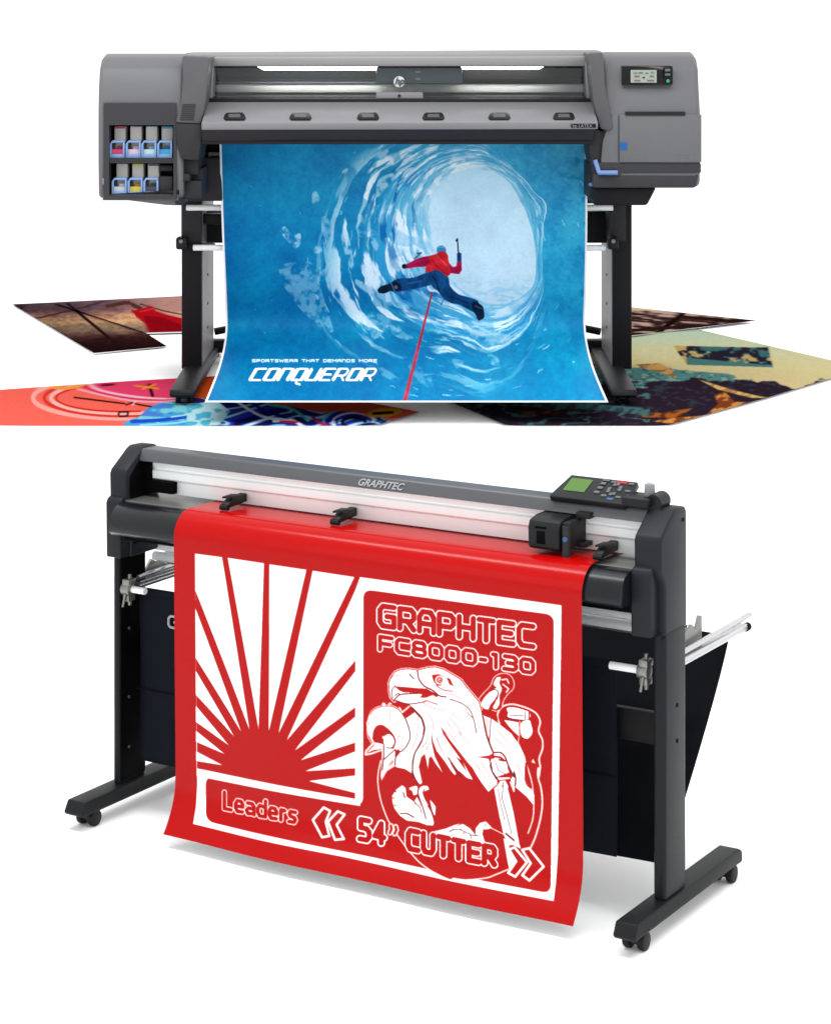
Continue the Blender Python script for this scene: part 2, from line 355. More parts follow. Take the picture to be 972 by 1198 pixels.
    cv.poly(zA((400, 520), (490, 455), (530, 510), (440, 575)), RED); cv.line(zA((385, 470), (410, 515), (475, 460)), PK, .9)
    cv.poly(zA((132, 790), (135, 700), (165, 645), (215, 632), (265, 660), (320, 715), (350, 780), (335, 845), (290, 860), (230, 820), (180, 805)), RED, 1)
    cv.poly(zA((235, 770), (250, 735), (290, 722), (325, 755), (335, 800), (310, 845), (270, 850), (240, 820)), WH, 1)
    cv.dot(*zA((233, 752))[0], 1.6, PK)
    cv.line(zA((105, 545), (80, 620), (95, 720), (140, 805), (70, 880), (65, 915), (120, 905), (215, 870)), PK, 1.1)
    cv.poly(zA((75, 900), (160, 815), (215, 830), (210, 862), (140, 870)), WH); cv.line(zA((100, 895), (215, 862)), DR, .5)
    cv.poly(zA((220, 850), (330, 862), (350, 890), (345, 1010), (300, 1040), (235, 1100), (205, 1134), (218, 960)), WH)
    cv.line(zA((235, 830), (235, 930), (215, 1134)), DR, .8); cv.line(zA((260, 850), (330, 855)), DR, .6); cv.line(zA((240, 960), (340, 870)), DR, .7); cv.poly(zA((240, 1060), (320, 960), (335, 985), (260, 1080)), (.85, .5, .52))
    cv.poly(zC((205, 110), (240, 60), (330, 30), (345, 45), (260, 100), (210, 190)), PK)
    cv.poly(zA((355, 880), (370, 862), (400, 885), (350, 950)), RED); cv.line(zA((350, 870), (343, 1010)), DR, .8)
    for q in (((240, 490), (243, 525)), ((291, 485), (292, 600)), ((150, 550), (180, 585)), ((395, 580), (335, 650)), ((365, 740), (430, 755)), ((380, 830), (392, 860))): cv.line(zA(*q), (.72, .5, .55), .5)
    for q in ((235, 440), (295, 440)): cv.dot(*zA(q)[0], 2.2, PK)
    cv.dot(*zA((300, 445))[0], 1, RED)
    # ---- the eagle
    eag = zA((335, 408), (303, 372), (290, 300), (288, 240), (308, 182), (345, 135), (400, 112), (480, 108), (555, 120), (640, 98), (720, 88), (800, 110), (880, 155), (972, 212))+zB((140, 190), (200, 265), (300, 385), (325, 480), (345, 560), (370, 680), (405, 780), (425, 830), (380, 860), (400, 930), (440, 1047))+zD((330, 60), (385, 170), (385, 210), (345, 240), (310, 272), (250, 190), (180, 80), (130, 0))
    low = zB((290, 1020), (150, 840), (0, 650))+zA((870, 765), (775, 645), (800, 720), (870, 825), (972, 965))+zB((100, 860), (200, 1000))+zD((90, 10), (175, 165), (125, 150), (60, 90))+zB((130, 990), (80, 930), (35, 860), (60, 930), (105, 1010))+zD((15, 125))+zC((900, 138), (860, 90), (800, 0))+zA((740, 880), (705, 790), (688, 690), (690, 800), (720, 930), (795, 1085), (730, 1000), (690, 930), (665, 945), (657, 1050), (640, 960), (625, 905), (590, 940), (565, 1040))+zC((560, 60), (592, 205), (572, 222), (530, 170), (505, 100), (500, 0))+zA((512, 1000), (532, 900), (590, 800), (620, 700), (620, 640), (590, 560), (520, 480), (480, 440), (340, 408))
    cv.line(eag[:23], PK, 2.0); cv.line(eag[:23], RED, 1.15)
    cv.poly(eag+low, WH)
    cv.line(zA((505, 470), (590, 560), (620, 640), (620, 700), (590, 800), (532, 900), (512, 1000), (508, 1130)), DR, .95, 1)
    cv.line(zC((502, 0), (500, 80), (520, 150), (555, 215)), DR, .6, 1)
    cv.poly(zA((335, 268), (420, 272), (560, 285), (640, 288), (700, 320), (760, 350), (740, 372), (700, 352), (640, 375), (575, 378), (600, 345), (500, 328), (430, 325), (385, 310)), RED)
    cv.line(zA((555, 122), (570, 200), (620, 265), (700, 305), (760, 355), (825, 368)), DR, .85, 1); cv.line(zA((345, 260), (312, 300), (318, 380)), DR, .6); cv.line(zA((345, 385), (400, 345), (560, 335)), DR, .8, 1)
    cv.line(zA((345, 355), (365, 335), (385, 340)), DR, .6); cv.line(zA((330, 395), (470, 435), (630, 412)), DR, .7, 1); cv.line(zA((630, 400), (745, 438)), (.7, .35, .4), .8); cv.line(zA((480, 155), (520, 195)), (.55, .4, .45), 1.0)
    cv.line(zA((870, 390), (972, 425)), DR, .6); cv.line(zB((50, 360), (150, 395), (220, 450), (255, 530), (282, 655)), DR, .6, 1); cv.line(zB((200, 475), (245, 520)), DR, .5); cv.line(zB((240, 385), (310, 470)), (.7, .45, .5), .4)
    cv.poly(zA((690, 160), (760, 150), (800, 175), (805, 225), (775, 262), (740, 262), (705, 215)), RED); cv.dot(*zA((765, 208))[0], 5.2, PK); cv.dot(*zA((765, 208))[0], 3.4, RED); cv.dot(*zA((765, 208))[0], 1.9, PK); cv.dot(*zA((768, 210))[0], 1.0, DR)
    cv.poly(zA((828, 180), (865, 195), (900, 268), (858, 250)), (.62, .1, .12)); cv.line(zA((740, 265), (800, 300), (890, 315)), (.6, .25, .3), .7, 1); cv.line(zA((650, 165), (690, 125), (760, 130)), (.8, .6, .62), .6, 1)
    cv.line(zA((850, 945), (972, 1120)), DR, .8)
    cv.line(zB((330, 480), (345, 560), (370, 680), (405, 780), (425, 825)), DR, .85, 1); cv.line(zB((408, 530), (398, 650), (392, 740)), DR, .6); cv.poly(zB((350, 520), (398, 540), (385, 690)), (.93, .75, .75))
    cv.poly(zB((320, 470), (345, 440), (450, 470), (470, 545), (400, 520), (345, 500)), RED)
    for q in (zA((300, 200), (330, 170), (400, 165)), zA((600, 420), (700, 470), (820, 500)), zA((660, 520), (700, 600), (705, 680)), zA((860, 560), (930, 640), (972, 720)), zA((560, 620), (545, 760), (500, 860)), zA((820, 330), (900, 350), (972, 390))):
        cv.line(q, (.78, .42, .45), .45, 1)
    for q in (zB((60, 480), (150, 560), (220, 680)), zB((120, 640), (220, 760), (300, 860)), zB((30, 560), (100, 680), (200, 800)), zB((470, 640), (560, 740), (640, 880)), zB((440, 700), (540, 800), (610, 930)), zD((560, 30), (600, 130), (660, 230)), zA((850, 700), (930, 800), (972, 850)), zD((200, 30), (270, 130), (320, 220)), zD((250, 20), (310, 110), (350, 190))):
        cv.line(q, (.80, .40, .43), .5, 1, r1=.15)
    for q in (zA((600, 850), (640, 800), (650, 740)), zA((740, 760), (790, 880), (860, 990)), zA((640, 870), (665, 820), (670, 770))): cv.line(q, DR, .5, 1, r1=.1)
    # kingfisher and its post
    cv.poly(zB((405, 900), (430, 840), (500, 830), (545, 900), (600, 1047), (440, 1047))+zD((500, 100), (540, 180), (535, 265), (500, 160), (400, 170), (335, 70)), WH)
    cv.line(zB((425, 828), (490, 828), (530, 870), (560, 950), (605, 1040))+zD((530, 100), (545, 160), (540, 220)), DR, .95, 1); cv.line(zB((410, 920), (400, 940), (420, 1000), (455, 1060)), DR, .8)
    cv.poly(zB((285, 865), (400, 850), (430, 830), (440, 880), (400, 885), (330, 873)), (.66, .08, .1)); cv.line(zB((430, 860), (490, 870), (525, 900), (480, 890)), RED, 1.2)
    cv.line(zB((450, 920), (470, 980), (540, 1020)), (.5, .3, .35), .5); cv.line(zD((330, 20), (345, 100), (395, 170)), DR, .8); cv.line(zD((480, 60), (510, 140), (490, 180), (530, 270)), RED, .9); cv.line(zD((500, 190), (530, 270)), PK, .9)
    cv.poly(zD((360, 245), (385, 225), (415, 178), (455, 175), (480, 225), (520, 420), (575, 690), (585, 775), (560, 760), (520, 740), (480, 745), (440, 640), (405, 480)), WH)
    cv.poly(zD((440, 680), (475, 700), (500, 800), (545, 885), (490, 960), (470, 850)), WH)
    cv.line(zD((440, 185), (428, 330), (470, 480), (510, 640)), (.45, .3, .33), .55); cv.line(zD((395, 250), (420, 400), (450, 520)), (.6, .35, .4), .55); cv.line(zD((480, 240), (530, 460), (580, 740)), RED, .5); cv.line(zD((460, 640), (530, 700)), (.5, .08, .1), 1.1); cv.dot(*zD((432, 225))[0], 1.1, DR)
    cv.line(zD((335, 590), (440, 645)), PK, .5)
    # chick, swan, ducks
    cv.poly(zC((312, 330), (350, 272), (405, 230), (436, 255), (445, 335), (530, 395), (580, 420), (620, 540), (695, 600), (640, 602), (560, 572), (450, 560), (385, 515), (335, 450), (315, 390)), WH)
    for q in ((345, 290), (325, 350), (340, 420)): cv.dot(*zC(q)[0], 1.0, RED)
    cv.line(zC((415, 300), (430, 345)), DR, .8); cv.line(zC((390, 495), (450, 495), (515, 530)), DR, .8, 1); cv.line(zC((520, 395), (570, 430), (590, 490)), DR, .5)
    cv.poly(zC((470, 262), (500, 245), (545, 240), (552, 300), (515, 322), (500, 285)), WH, 1); cv.poly(zC((520, 380), (545, 340), (575, 400), (570, 420)), WH)
    cv.poly(zC((562, 280), (590, 240), (640, 238), (655, 268), (625, 280), (600, 300), (612, 350), (655, 430), (700, 560), (690, 605), (640, 580), (600, 480), (572, 380)), WH, 1)
    cv.line(zC((560, 250), (555, 310), (600, 440), (628, 540)), DR, .75, 1); cv.line(zC((610, 270), (600, 300)), DR, .6); cv.poly(zC((665, 365), (690, 390), (720, 430), (712, 520), (690, 470)), WH); cv.line(zC((645, 420), (710, 520)), DR, .6)
    duck = zC((700, 662), (820, 632), (900, 600), (958, 585))+zD((20, 578), (90, 553), (150, 590), (200, 650), (203, 590), (240, 545), (290, 533), (342, 590), (300, 600), (265, 600), (258, 640), (285, 725), (150, 705), (0, 685))+zC((958, 740), (850, 690), (720, 668))
    cv.poly(duck, WH); cv.line(zC((850, 660), (890, 640), (958, 640)), DR, .7); cv.line(zD((0, 600), (60, 600), (150, 640), (165, 680)), (.5, .35, .38), .6); cv.line(zD((90, 640), (110, 620)), DR, .5); cv.line(zD((160, 650), (220, 655)), DR, .6); cv.dot(*zD((285, 562))[0], 1.0, (.5, .25, .3))
    # ---- lettering
    write(cv, 'GRAPHTEC', (444.6, 708.8), (623.2, 733.2), (623.2, 756.8), (444.6, 731.8), [(PK, 4.5), (WH, 4.0), (RED, 3.15)], gap=.42)
    write(cv, 'FC8000-130', (444.6, 744.9), (623, 772.9), (623, 787.6), (444.6, 759.8), [(PK, 3.7), (WH, 3.2), (RED, 2.45)], gap=.42, widths={'-': .5, '1': .7})
    write(cv, 'Leaders', (262, 927.5), (347.5, 944), (347.5, 962), (262, 946.5), [(PK, 3.3), (RED, 2.15)], gap=.5, widths={'r': .6, 's': .85, 'e': .95})
    write(cv, '54', (421.5, 958.5), (449.5, 964.5), (449.5, 987), (421.5, 981.5), [(PK, 4.7), (WH, 4.3), (RED, 3.1)], gap=.6)
    for dx in (0, 5.6):
        for c, r in ((PK, 3.1), (RED, 1.5)): cv.line([(457.5+dx, 966.3+dx*.2), (458.3+dx, 970+dx*.2), (456.3+dx, 974.5+dx*.2)], c, r)
    write(cv, 'CUTTER', (478, 971.3), (578.5, 992), (578.5, 1012), (478, 992.8), [(PK, 4.6), (WH, 4.1), (RED, 3.3)], gap=.55)
    for q in (z6((755, 240), (795, 262), (768, 330), (790, 420), (745, 428), (688, 318)), z6((842, 265), (885, 285), (835, 350), (880, 440), (825, 445), (782, 330)),
              zD((488, 780), (535, 762), (640, 895), (540, 1020), (480, 985), (548, 885)), zD((600, 785), (660, 772), (782, 935), (660, 1055), (600, 1008), (672, 905))):
        cv.poly(q, RED); cv.line(q, PK, 1.35, closed=True); cv.line(q, WH, .9, closed=True)
    return cv
def vinyl():
    prof = [(.36, 1.052), (.20, 1.053), (.12, 1.054)]
    for t in np.linspace(0, math.pi/2, 13): prof.append((.078-.078*math.sin(t), .976+.078*math.cos(t)))
    prof += [(.0, .9), (.0, .6), (.001, .34), (.0, .25)]
    for t in np.linspace(.1, 1, 12): prof.append((-.062*t**2.2, .25-.17*t))
    pr = np.array(prof); L = np.r_[0, np.cumsum(np.hypot(*np.diff(pr, axis=0).T))]
    ny, nx = 860, 820; t = np.linspace(0, L[-1], ny); yy = np.interp(t, L, pr[:, 0]); zz = np.interp(t, L, pr[:, 1])
    for _ in range(25):    # let the bends relax
        yy[1:-1] = (yy[:-2]+yy[2:])/2*.5+yy[1:-1]*.5; zz[1:-1] = (zz[:-2]+zz[2:])/2*.5+zz[1:-1]*.5
    s = np.linspace(.381, 1.787, nx); X, Yl = np.meshgrid(s, yy); _, Z = np.meshgrid(s, zz)
    hang = np.clip((1.0-Z)/.8, 0, 1)
    Yl = Yl+.006*hang*np.sin(X*4.1+.5)-.004*hang*np.sin(X*9+1)
    P = np.stack([X, Yl, Z], -1)
    px, py = cut_px(X, np.interp(np.linspace(0, 1, ny), np.linspace(0, 1, ny), yy)[:, None]+0*X, Z)
    col = paint_vinyl().sample(px, py)
    col[Z > .975] = RED
    o = sheet('vinyl_banner', P, col, printed('glossy_red_vinyl', rough=.17, spec=.13, coat=0, bump=.10), loc=RO, rz=RA)
    tag(o, 'glossy red and white vinyl banner with sunburst and eagle hanging from the cutting plotter', 'banner')
vinyl()
# ================================================================== BLUE PRINT ON THE WIDE PRINTER
def conv(s, ox, oy): return lambda *p: [(ox+x/s, oy+y/s) for x, y in p]
def paint_ice():
    cv = Canvas(234, 150, 718, 476, 4)
    X, Y = cv.grid(); X = X.astype(np.float64); Y = Y.astype(np.float64)
    r255 = lambda *c: np.array(c)/255.
    def lerp(a, b, t): return a*(1-t[..., None])+b*t[..., None]
    sx = np.clip((X-258)/430, 0, 1); sy = np.clip((Y-170)/300, 0, 1)
    base = lerp(lerp(r255(4, 118, 172), r255(76, 178, 214), sx), lerp(r255(0, 108, 160), r255(0, 126, 178), sx), sy)
    n = fbm(X/38, Y/38, 1, 5); n2 = fbm(X/7, Y/7, 2, 4); n3 = fbm(X/2.6, Y/2.6, 9, 2)
    base = base*(1+(n-.5)[..., None]*np.array([.7, .36, .16])+(n2-.5)[..., None]*np.array([.5, .2, .1])+(n3-.5)[..., None]*np.array([.3, .12, .07]))
    # right rough ice flecks
    fl = np.clip((fbm(X/9, Y/9, 21, 4)-.62)*6, 0, 1)*np.clip((X-600)/80, 0, 1); base = lerp(base, r255(6, 118, 178)+0*base, fl*.6)
    cx, cy = 563., 262.
    hole = conv(3.352, 430, 160)((300, 170), (380, 132), (470, 130), (545, 168), (592, 235), (632, 325), (655, 420), (660, 500), (650, 575), (600, 628), (520, 655), (440, 640), (345, 575), (285, 500), (250, 410), (238, 330), (250, 250))
    rim = conv(3.352, 430, 160)((200, 95), (300, 52), (430, 40), (520, 85), (605, 160), (690, 260), (688, 350), (682, 450), (688, 600), (640, 720), (560, 800), (450, 828), (330, 775), (200, 735), (90, 650), (30, 540), (25, 420), (40, 300), (100, 175))
    th = np.arctan2(Y-cy, X-cx); R = np.hypot(X-cx, Y-cy)
    def rad(pts):
        p = np.array(crom(pts, True)); t = np.arctan2(p[:, 1]-cy, p[:, 0]-cx); r = np.hypot(p[:, 0]-cx, p[:, 1]-cy); i = np.argsort(t)
        return np.interp(th, np.r_[t[i]-2*np.pi, t[i], t[i]+2*np.pi], np.r_[r[i], r[i], r[i]])
    Rh, Ro = rad(hole), rad(rim); t = (R-Rh)/(Ro-Rh)
    cc, ss = np.cos(th), np.sin(th)
    warp = fbm(X/24, Y/24, 5, 3)-.5; warp2 = fbm(X/8, Y/8, 15, 3)-.5
    left = np.clip(-cc*.75+.45+ss*.15, 0, 1)
    # ring body
    ring = lerp(r255(168, 216, 236)+0*base, r255(48, 156, 204)+0*base, np.clip(t*1.15+warp*.7, 0, 1)**.75)
    ins = np.clip((1.05-t)*8, 0, 1)
    img = lerp(base, ring, ins*np.clip(.95-.55*np.clip(cc, 0, 1), 0, 1))
    # streaks following the bore
    th2 = np.arctan2(ss, -cc)
    def cres(fr, seed, thr, gain, ar, wp=.9):
        v = fbm(th2*ar+t*1.2, t*fr+warp*wp+warp2*.35+th2*.9, seed, 4); return np.clip((v-thr)*gain, 0, 1)
    def streak(fr, seed, sharp, ar=2.2, wp=3.0):
        q = t*fr+warp*wp+warp2*.5
        v = fbm(cc*ar+q*.05, q+ss*ar*.8, seed, 4)
        return np.clip(1-np.abs(v-.5)*sharp, 0, 1)
    br = np.clip((fbm(cc*5+3, ss*5+t*2.0+warp*2, 33, 3)-.36)*4, 0, 1)
    reach = np.clip((2.2-t)*1.2, 0, 1)*np.clip(t*9+.2, 0, 1)
    s1 = cres(9, 3, .56, 11, 3.4)*reach*np.clip(br+.45, 0, 1)*np.where(t > 1, left, np.clip(left+.42, 0, 1))
    s2 = cres(19, 7, .52, 9, 3.0, .6)*np.clip((1.25-t)*2, 0, 1)*np.clip(t*9+.2, 0, 1)*np.clip(br+.25, 0, 1)*np.clip(left+.2, 0, 1)
    img = lerp(img, r255(222, 240, 247)+0*img, np.clip(s1*1.25, 0, 1)); img = lerp(img, r255(228, 243, 249)+0*img, np.clip(s2*1.05, 0, 1))
    d1 = cres(8, 43, .58, 10, 3.2)*np.clip((1.6-t)*1.4, 0, 1)*np.clip(t*5-.8, 0, 1)*left*(1-br*.6)
    img = lerp(img, r255(0, 92, 160)+0*img, np.clip(d1*.8, 0, 1))
    # far sky through the bore
    hn = fbm(X/30, Y/30, 11, 3)
    sky = lerp(r255(186, 224, 242)+0*img, r255(214, 234, 241)+0*img, np.clip((Y-200)/150, 0, 1))*(1+(hn-.5)[..., None]*.10)
    img = lerp(img, sky, np.clip(-t*22+.5+warp2*2.2, 0, 1))
    low = np.clip((Y-318)/40, 0, 1)*np.clip(-t*9, 0, 1); st = np.clip(1-np.abs(fbm(X/22, Y/5+warp*3, 51, 3)-.5)*9, 0, 1)*low
    img = lerp(img, r255(110, 180, 214)+0*img, st*.7)
    # bright rims on the far side
    for a0, wd, am in ((1.0, .030, .8), (.70, .022, .55), (.86, .018, .5), (.12, .03, .35)):
        e = np.exp(-((t-a0+warp*.30+warp2*.10)/wd)**2)*am*1.2*np.clip(cc+.9, 0, 1)*np.clip(fbm(cc*4, ss*4, 61+a0*10, 2)*2-.3, 0, 1)
        img = lerp(img, r255(214, 238, 247)+0*img, np.clip(e*1.25, 0, 1))
    cv.a = np.clip(img, 0, 1).astype(np.float32)
    # pale patches of frost
    z = conv(3.744, 230, 160)
    def frost(pts, al, seed):
        pp = crom(z(*pts), True); w, m = cv.mask(pp); xs, ys = X[w], Y[w]
        k = np.clip((fbm(xs/6, ys/6, seed, 4)-.34)*4, 0, 1)*al
        p = np.array(pp); c = p.mean(0); edge = np.zeros(m.shape); edge[m] = 1
        for _ in range(10): edge = (edge+np.roll(edge, 1, 0)+np.roll(edge, -1, 0)+np.roll(edge, 1, 1)+np.roll(edge, -1, 1))/5
        k = (k*np.clip(edge*2-1, 0, 1))[..., None]; v = cv.a[w]; v[:] = v*(1-k)+np.array([.68, .83, .90], np.float32)*k
    frost([(360, 580), (400, 550), (470, 545), (500, 545), (530, 600), (545, 660), (575, 760), (600, 850), (560, 850), (500, 800), (440, 740), (410, 690), (375, 650)], .5, 71)
    frost([(370, 400), (390, 392), (420, 430), (455, 420), (455, 470), (430, 488), (400, 460), (372, 425)], .85, 72)
    frost([(505, 480), (540, 478), (552, 500), (520, 512)], .7, 73); frost([(535, 570), (570, 565), (570, 620), (540, 600)], .5, 74)
    frost([(548, 350), (575, 355), (598, 440), (560, 440), (545, 395)], .5, 75); frost([(630, 400), (660, 400), (690, 560), (670, 570), (640, 480)], .75, 76)
    frost([(705, 340), (730, 350), (735, 430), (710, 430)], .8, 77); frost([(750, 400), (800, 430), (790, 500), (760, 460)], .7, 78)
    frost([(700, 620), (780, 670), (760, 690), (700, 650)], .8, 79); frost([(720, 790), (790, 770), (820, 860), (740, 890)], .6, 80)
    frost([(800, 180), (890, 150), (860, 190), (800, 260), (785, 250)], .8, 81); frost([(785, 80), (840, 50), (830, 85), (790, 105)], .75, 82)
    frost([(505, 250), (520, 230), (548, 290), (520, 305), (505, 290)], .7, 83); frost([(640, 145), (665, 135), (655, 165), (638, 160)], .7, 84)
    frost([(850, 820), (930, 880), (900, 890), (830, 840)], .5, 85); frost([(800, 1000), (890, 1060), (860, 1070), (790, 1030)], .4, 86)
    z = conv(3.352, 430, 160)
    frost([(300, 735), (420, 740), (510, 765), (600, 790), (520, 825), (440, 800), (410, 785), (360, 750)], .55, 87)
    frost([(40, 690), (100, 720), (150, 770), (200, 790), (130, 790), (50, 750)], .45, 88); frost([(470, 850), (510, 865), (520, 900), (480, 890)], .6, 89)
    frost([(330, 870), (380, 880), (350, 910)], .4, 90); frost([(150, 880), (250, 930), (260, 990), (200, 960)], .35, 91)
    # flecks
    rng = np.random.RandomState(3)
    for _ in range(170):
        a = rng.uniform(0, 6.283); rr = rng.uniform(60, 180); x = cx-20+rr*math.cos(a)*1.1; y = cy+30+rr*math.sin(a)
        if x > 640 and rng.rand() < .8 or y < 172 or y > 466 or x < 262: continue
        d = np.array([-math.sin(a), math.cos(a)])*rng.uniform(1, 5); cv.line([(x, y), (x+d[0]+rng.uniform(-1, 1), y+d[1]), (x+2*d[0], y+2*d[1]+rng.uniform(-1.5, 1.5))], (.70, .87, .94), rng.uniform(.3, .9), al=rng.uniform(.3, .7))
    for _ in range(16):
        x = rng.uniform(262, 420); y = rng.uniform(180, 440); cv.dot(x, y, rng.uniform(.3, .7), (.4, .7, .87))
    # climber
    z = conv(5.703, 435, 270); NV = (.055, .26, .45); DK = (.04, .10, .19)
    cv.poly(z((398, 400), (409, 402), (233, 1140), (203, 1140)), (.74, .22, .30)); cv.line(z((404, 402), (219, 1140)), (.60, .12, .2), .45)
    cv.line(z((375, 375), (388, 395), (410, 400)), (.85, .9, .93), 1.4); cv.line(z((480, 455), (460, 495)), (.25, .45, .55), .6)
    cv.poly(z((85, 400), (110, 400), (130, 470), (95, 475)), (.75, .88, .95))
    cv.line(z((285, 185), (325, 148)), (.25, .35, .45), .8); cv.line(z((300, 150), (330, 145)), (.2, .3, .4), .7)
    cv.poly(z((432, 256), (370, 275), (300, 303), (250, 315), (175, 318), (130, 345), (122, 395), (165, 407), (260, 392), (330, 377), (400, 362), (445, 395), (490, 320)), NV, 1)
    cv.poly(z((430, 255), (500, 298), (515, 330), (525, 372), (575, 420), (640, 440), (705, 465), (712, 505), (690, 542), (640, 522), (580, 490), (530, 482), (480, 452), (440, 402), (400, 360)), NV, 1)
    cv.line(z((405, 300), (430, 340), (445, 390)), (.03, .16, .32), 1.0, 1); cv.line(z((240, 350), (330, 335)), (.10, .36, .57), 1.2); cv.line(z((530, 440), (640, 480)), (.03, .18, .34), 1.2); cv.line(z((430, 275), (500, 315)), (.1, .33, .5), .8)
    cv.poly(z((38, 392), (62, 368), (120, 350), (150, 335), (195, 365), (190, 400), (130, 398), (90, 415), (50, 414)), DK, 1); cv.dot(*z((160, 375))[0], 2.2, (.45, .35, .45)); cv.line(z((130, 350), (150, 400)), (.3, .5, .65), .5)
    cv.poly(z((672, 470), (735, 498), (750, 555), (745, 582), (712, 597), (695, 565), (672, 525)), DK, 1)
    cv.line(z((690, 500), (735, 520)), (.2, .4, .55), .5)
    cv.dot(*z((463, 128))[0], 5.6, (.22, .50, .70)); cv.line(z((440, 108), (485, 108)), (.35, .62, .8), .8)
    cv.poly(z((375, 168), (430, 152), (455, 135), (490, 135), (508, 165), (512, 208), (542, 242), (530, 280), (505, 306), (470, 278), (430, 258), (355, 278), (360, 235), (375, 205)), (.84, .13, .18))
    cv.poly(z((380, 166), (382, 212), (355, 238), (290, 242), (232, 252), (222, 226), (290, 190), (340, 172)), (.68, .05, .26)); cv.poly(z((515, 232), (542, 240), (563, 235), (568, 200), (598, 203), (600, 262), (582, 288), (528, 282)), (.74, .05, .28))
    cv.line(z((400, 190), (440, 240), (500, 290)), (.70, .06, .12), .9, 1); cv.line(z((440, 170), (500, 230)), (.93, .25, .25), .8); cv.line(z((290, 205), (370, 190)), (.8, .12, .32), .6)
    cv.dot(*z((216, 236))[0], 3.0, DK); cv.poly(z((568, 150), (580, 140), (598, 150), (597, 206), (568, 204)), (.05, .25, .45)); cv.line(z((571, 60), (577, 145)), DK, .75); cv.line(z((562, 66), (570, 52)), DK, .9)
    g1 = fbm(X/2.2, Y/2.2, 55, 3)-.5; g2 = fbm(X/6, Y/9, 56, 3)-.5; dk = (cv.a.mean(-1) < .30)|((cv.a[..., 0] > .55)&(cv.a[..., 1] < .4))
    cv.a = np.clip(cv.a*(1+.07*g1+np.where(dk, .5, .0)*g2)[..., None]+(dk*.05*g2)[..., None], 0, 1).astype(np.float32)
    # lettering
    z = conv(5.718, 285, 405)
    a, b, c, d = z((58, 88), (890, 88), (890, 104), (58, 104))
    sp = 'SPORTSWEAR THAT DEMANDS MORE'
    write(cv, sp, a, b, c, d, [((.93, .97, 1), .5)], gap=.42, widths={' ': .6, 'W': 1.3, 'M': 1.2})
    a, b, c, d = z((44, 150), (850, 150), (850, 226), (44, 226))
    write(cv, 'CONQUEROR', a, b, c, d, [((.0, .36, .60), 2.3)], gap=.42, shear=7.2)
    write(cv, 'CONQUEROR', a, b, c, d, [((.97, .99, 1), 1.3)], gap=.42, shear=7.2)
    for i in range(9):      # heavier uprights
        x0 = 44+806*(i*1.42)/(9+.42*8); x1 = x0+806/(9+.42*8)
        for xx in ((x0, x1) if i in (1, 2, 3, 4, 7) else (x0,)):
            q = z((xx, 222), (xx, 156)); cv.line([q[0], (q[1][0]+6.8, q[1][1])], (.97, .99, 1), 1.95)
    return cv
def blueprint():
    py = [158, 169, 250, 330, 370, 385, 405, 430, 452, 470.5]; wd = [429.5, 429, 428, 423.5, 420, 419.5, 425, 438, 456, 472]; mid = [471.5, 471.5, 473, 474, 474.2, 474.5, 474.7, 475, 475.2, 475.5]
    c = crom(np.stack([py, wd, mid], -1), False, 40); c = np.array(c); Yd = 9.75*419.5/c[:, 1]; Zd = CH-(c[:, 0]-YH)*Yd/F; Xd = (c[:, 2]-CX)*Yd/F
    L = np.r_[0, np.cumsum(np.hypot(np.diff(Yd), np.diff(Zd)))]
    ny, nx = 640, 860; k = np.clip(np.r_[np.interp(np.linspace(0, 1, ny), [0, 1], [c[0, 0], c[-1, 0]])], c[0, 0], c[-1, 0])
    Yr, Zr, Xr = [np.interp(k, c[:, 0], q) for q in (Yd, Zd, Xd)]
    for _ in range(900): Yr[1:-1] = (Yr[:-2]+Yr[2:])/2; Zr[1:-1] = (Zr[:-2]+Zr[2:])/2
    s = np.linspace(-.5, .5, nx)*1.482; P = np.stack([Xr[:, None]+s, Yr[:, None]+0*s, Zr[:, None]+0*s], -1)
    px = CX+F*P[..., 0]/P[..., 1]; pyy = YH-F*(P[..., 2]-CH)/P[..., 1]
    col = paint_ice().sample(px, pyy); W_ = (.97, .97, .97)
    e = np.abs(s) > .741-.0085; col[:, e] = W_; col[pyy > 468.6] = W_
    base = Vector((0, 9.2, PZ)); P = P-np.array(base)
    o = sheet('printed_poster', P, col, printed('satin_print', rough=.55, spec=.08), loc=base)
    tag(o, 'large blue print of a climber in an ice tunnel coming out of the wide printer', 'poster')
blueprint()
